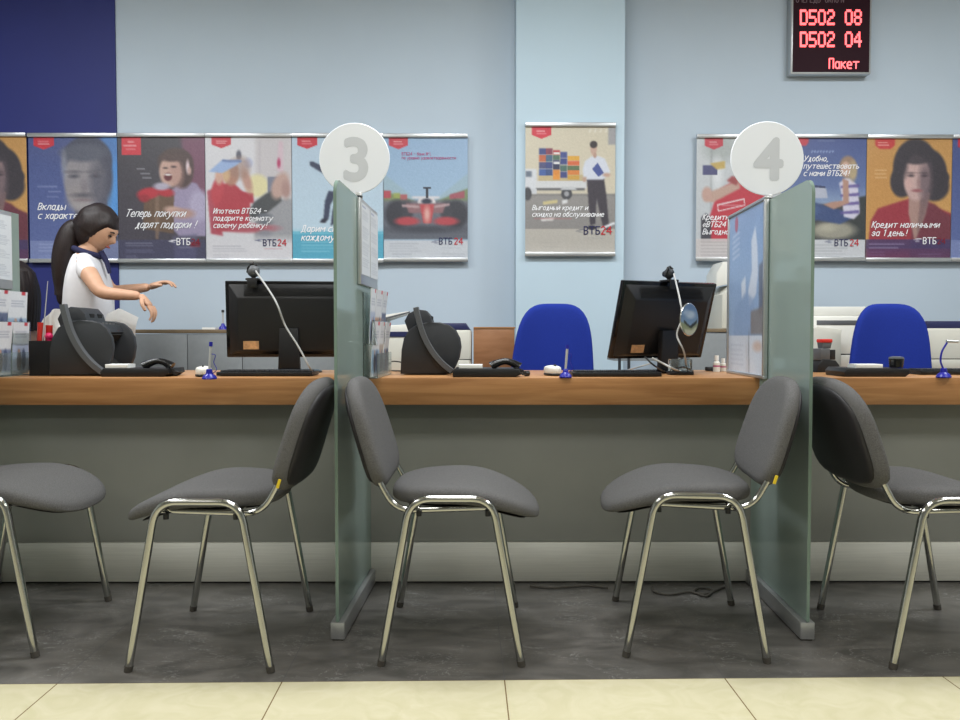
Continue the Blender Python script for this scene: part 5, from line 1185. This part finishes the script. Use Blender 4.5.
def person(origin, J, label, face_rz, face_pitch, hair='ponytail', skirt=None):
    t = thing('person', label, 'person', origin)
    V = {k: Vector(v) for k, v in J.items()}
    names = ['pelvis', 'waist', 'chest', 'neck0', 'neck1', 'sh_n', 'el_n', 'wr_n', 'sh_f', 'el_f', 'wr_f', 'hip_n', 'kn_n', 'an_n', 'hip_f', 'kn_f', 'an_f']
    rad = dict(pelvis=(.125, .125), waist=(.1, .1), chest=(.118, .118), neck0=(.06, .06), neck1=(.045, .045), sh_n=.052, el_n=.038, wr_n=.023, sh_f=.052, el_f=.038, wr_f=.023,
               hip_n=.085, kn_n=.055, an_n=.036, hip_f=.085, kn_f=.055, an_f=.036)
    E = [('pelvis', 'waist'), ('waist', 'chest'), ('chest', 'neck0'), ('neck0', 'neck1'), ('chest', 'sh_n'), ('sh_n', 'el_n'), ('el_n', 'wr_n'), ('chest', 'sh_f'), ('sh_f', 'el_f'), ('el_f', 'wr_f'),
         ('pelvis', 'hip_n'), ('hip_n', 'kn_n'), ('kn_n', 'an_n'), ('pelvis', 'hip_f'), ('hip_f', 'kn_f'), ('kn_f', 'an_f')]
    idx = {n: i for i, n in enumerate(names)}
    bm = bmesh.new(); add_mesh(bm, skin_mesh([(V[n], rad[n]) for n in names], [(idx[a], idx[b]) for a, b in E]))
    HM = Matrix.Translation(V['head']) @ Matrix.Rotation(face_rz, 4, 'Z') @ Matrix.Rotation(face_pitch, 4, 'Y')
    ellipsoid(bm, (0, 0, 0), (.095, .074, .115), HM, u=48, v=36, fn=head_fn)
    for s in (-1, 1): ellipsoid(bm, (-.008, s * .066, -.01), (.014, .008, .024), HM, u=12, v=10)
    tube(bm, [V['neck0'], V['neck1'], HM @ Vector((-.025, 0, -.04))], [.055, .047, .046], n=16)
    for sfx in ('n', 'f'):
        a, w = V['el_' + sfx], V['wr_' + sfx]; hd = V.get('hd_' + sfx, w + (w - a)) - w
        hand(bm, w, hd, Vector((0, 0, -1)) if abs(hd.normalized().z) < .7 else Vector((-1, 0, 0)), .95)
    body = obj('body', bm, 'skin', t)
    for s in (-1, 1):
        bm = bmesh.new(); ellipsoid(bm, (.083, s * .028, .008), (.008, .013, .006), HM, u=12, v=8); obj('eye', bm, 'eye', body)
        bm = bmesh.new(); tube(bm, [HM @ Vector((.090, s * .014, .028)), HM @ Vector((.092, s * .03, .033)), HM @ Vector((.084, s * .046, .028))], .003, n=6); obj('eyebrow', bm, 'hair', body)
    bm = bmesh.new(); ellipsoid(bm, (.089, 0, -.052), (.008, .021, .006), HM, u=14, v=8); obj('mouth', bm, 'lip', body)
    # hair
    def hf(n, p):
        if n.x > .1: 
            k = max(0, min(1, (n.x - .3) / .4)); lo = -.25 + .62 * k
            if n.z < lo: p *= 1 - .16 * min(1, (lo - n.z) * 4) * (1 if n.x > .2 else .5)
        p.x -= .012
        if n.z < -.3 and n.x < .2: p *= .96
        return p * (1 + .05 * noise.noise(n * 2.6) + .012 * noise.noise(Vector((n.x * 3, n.y * 14, n.z * 3))))
    bm = bmesh.new(); ellipsoid(bm, (-.004, 0, .008), (.112, .09, .126), HM, u=56, v=36, fn=hf)
    if hair == 'ponytail':
        pts = spline([V['head'] + Vector((-.07, 0, .02)), V['head'] + Vector((-.13, 0, .0)), V['head'] + Vector((-.165, -.01, -.1)), V['head'] + Vector((-.19, -.01, -.22)), V['head'] + Vector((-.2, 0, -.34))], 8)
        n = len(pts); tube(bm, pts, [.03 + .03 * math.sin(PI * min(1, i / n * 1.15)) * 1.0 for i in range(n)], n=14)
        ellipsoid(bm, pts[-1], (.022, .022, .05), u=12, v=8)
    else:
        for k in range(17):
            a = face_rz + PI + (k - 8) * .19; c = Vector((math.cos(a), math.sin(a), 0))
            pts = spline([V['head'] + c * .07 + Vector((0, 0, .06)), V['head'] + c * .1 + Vector((0, 0, -.04)), V['head'] + c * .105 + Vector((0, 0, -.15)), V['head'] + c * .10 + Vector((0, 0, -.25 - .035 * noise.noise(Vector((k * 1.7, 0, 0)))))], 6)
            n = len(pts); tube(bm, pts, [.042 - .022 * (i / n) for i in range(n)], n=10)
    obj('hair', bm, 'hair', t)
    # blouse with short sleeves
    q_ = .52 if hair == 'ponytail' else .97; cn, cf = V['sh_n'].lerp(V['el_n'], q_), V['sh_f'].lerp(V['el_f'], q_)
    top = 'navycloth' if hair != 'ponytail' else 'blouse'
    vs = [(V['pelvis'] + Vector((0, 0, .05)), (.135, .135)), (V['waist'], (.132, .132) if hair == 'ponytail' else (.118, .118)), (V['chest'], (.148, .148) if hair == 'ponytail' else (.134, .134)), (V['neck0'] - Vector((0, 0, .012)), (.06, .06)),
          (V['sh_n'], .064), (cn, .055), (V['sh_f'], .064), (cf, .055)]
    obj('blouse', (lambda b: (add_mesh(b, skin_mesh(vs, [(0, 1), (1, 2), (2, 3), (2, 4), (4, 5), (2, 6), (6, 7)])), b)[1])(bmesh.new()), top, t)
    bm = bmesh.new(); c = V['neck0'].lerp(V['neck1'], .25); ax = (V['neck1'] - V['neck0']).normalized(); u = ax.cross(Vector((0, 1, 0))).normalized(); w = ax.cross(u)
    tube(bm, [c + (u * math.cos(a) + w * math.sin(a)) * .062 - ax * .02 * math.cos(a) for a in [2 * PI * k / 24 for k in range(24)]], .016, n=10, closed=True)
    fr = c + Vector((math.cos(face_rz), math.sin(face_rz), 0)) * .07
    tube(bm, spline([fr, fr + Vector((.03 * math.cos(face_rz), 0, -.05)), fr + Vector((.045 * math.cos(face_rz), 0, -.11))], 4), [.018 - .001 * i for i in range(9)], n=8)
    obj('collar', bm, 'navycloth', t)
    # lower clothes
    vs = [(V['pelvis'] + Vector((0, 0, .02)), (.14, .14)), (V['hip_n'], .102), (V['kn_n'].lerp(V['hip_n'], .15), .085), (V['hip_f'], .102), (V['kn_f'].lerp(V['hip_f'], .15), .085)]
    obj('skirt', (lambda b: (add_mesh(b, skin_mesh(vs, [(0, 1), (1, 2), (0, 3), (3, 4)])), b)[1])(bmesh.new()), 'navycloth', t)
    for s in ('n', 'f'):
        a = V['an_' + s]; f = Vector((math.cos(face_rz), math.sin(face_rz), 0)) * .09
        bm = bmesh.new(); add_mesh(bm, skin_mesh([(Vector((a.x, a.y, .055)), (.036, .036)), (Vector((a.x, a.y, .04)) + f * .7, (.036, .03)), (Vector((a.x, a.y, .028)) + f * 1.7, (.03, .022))], [(0, 1), (1, 2)]))
        lo = min(v.co.z for v in bm.verts)
        for v in bm.verts: v.co.z -= lo
        obj('shoe', bm, 'blackplastic', t)
    return t
D = 4.1
o0 = P(90, 335, D); o0.z = 0
def W(px, py, dy=0): return P(px, py, D + dy) - o0
J = dict(pelvis=W(89, 338), waist=W(90, 314), chest=W(86, 281), neck0=W(86, 254), neck1=W(91, 247), head=W(98, 230),
         sh_n=W(83, 264, -.12), el_n=W(101, 293, -.2), wr_n=W(141, 296, -.2), hd_n=W(151, 307, -.2),
         sh_f=W(90, 264, .13), el_f=W(112, 292, .2), wr_f=W(150, 287, .12), hd_f=W(165, 282, .12))
J['hip_n'] = J['pelvis'] + Vector((0, -.09, -.05)); J['hip_f'] = J['pelvis'] + Vector((0, .09, -.05))
for s, y in (('n', -.09), ('f', .09)):
    J['kn_' + s] = Vector((J['pelvis'].x + .01, y, .5)); J['an_' + s] = Vector((J['pelvis'].x - .01, y, .08))
person(o0, J, 'woman with dark ponytail in white blouse and navy collar reaching out both arms', 0, math.radians(30))
D = 4.35; o0 = P(14, 335, D); o0.z = 0
hz = P(16, 285, D).z
J = dict(pelvis=(0, 0, .56), waist=(0, 0, .72), chest=(-.01, 0, .94), neck0=(-.01, 0, 1.1), neck1=(-.015, 0, 1.15), head=(.0, 0, hz),
         sh_n=(0, -.16, 1.02), el_n=(-.04, -.2, .78), wr_n=(-.26, -.16, .72), sh_f=(0, .16, 1.02), el_f=(-.04, .2, .78), wr_f=(-.26, .14, .72),
         hip_n=(-.05, -.09, .54), hip_f=(-.05, .09, .54), kn_n=(-.42, -.1, .52), kn_f=(-.42, .1, .52), an_n=(-.44, -.1, .08), an_f=(-.44, .1, .08))
k_ = hz - 1.27
for k in J:
    if k not in ('head', 'kn_n', 'kn_f', 'an_n', 'an_f', 'pelvis', 'hip_n', 'hip_f'): J[k] = (J[k][0], J[k][1], J[k][2] + k_)
person(o0, J, 'seated person with long dark hair in navy, mostly hidden by the left notice board', PI, .1, hair='long')
office_chair(o0.x - .03, o0.y, 0, 'stool under the seated person at the far left', back=False)
# paper behind the left banknote counter's keypad
a = P(117, 330, 3.5); bm = bmesh.new(); N = 8
vs = [[bm.verts.new((-.07 + .14 * i / N + .05 * j / N, .02 * math.sin(j * .7), 0.275 * j / N * (1 - .25 * abs(i / N - .4)))) for i in range(N + 1)] for j in range(N + 1)]
for j in range(N):
    for i in range(N): bm.faces.new((vs[j][i], vs[j][i + 1], vs[j + 1][i + 1], vs[j + 1][i]))
bmesh.ops.solidify(bm, geom=bm.faces[:], thickness=.0015)
tag(obj('paper_sheets', bm, 'paper', None, loc=(a.x, 3.46, TOPZ + .0015)), 'white paper behind the keypad of the left banknote counter, below the woman\'s arms', 'paper')
#END4
sc.view_settings.view_transform = 'Standard'; sc.view_settings.look = 'None'; sc.view_settings.gamma = 1; sc.view_settings.exposure = 0.0
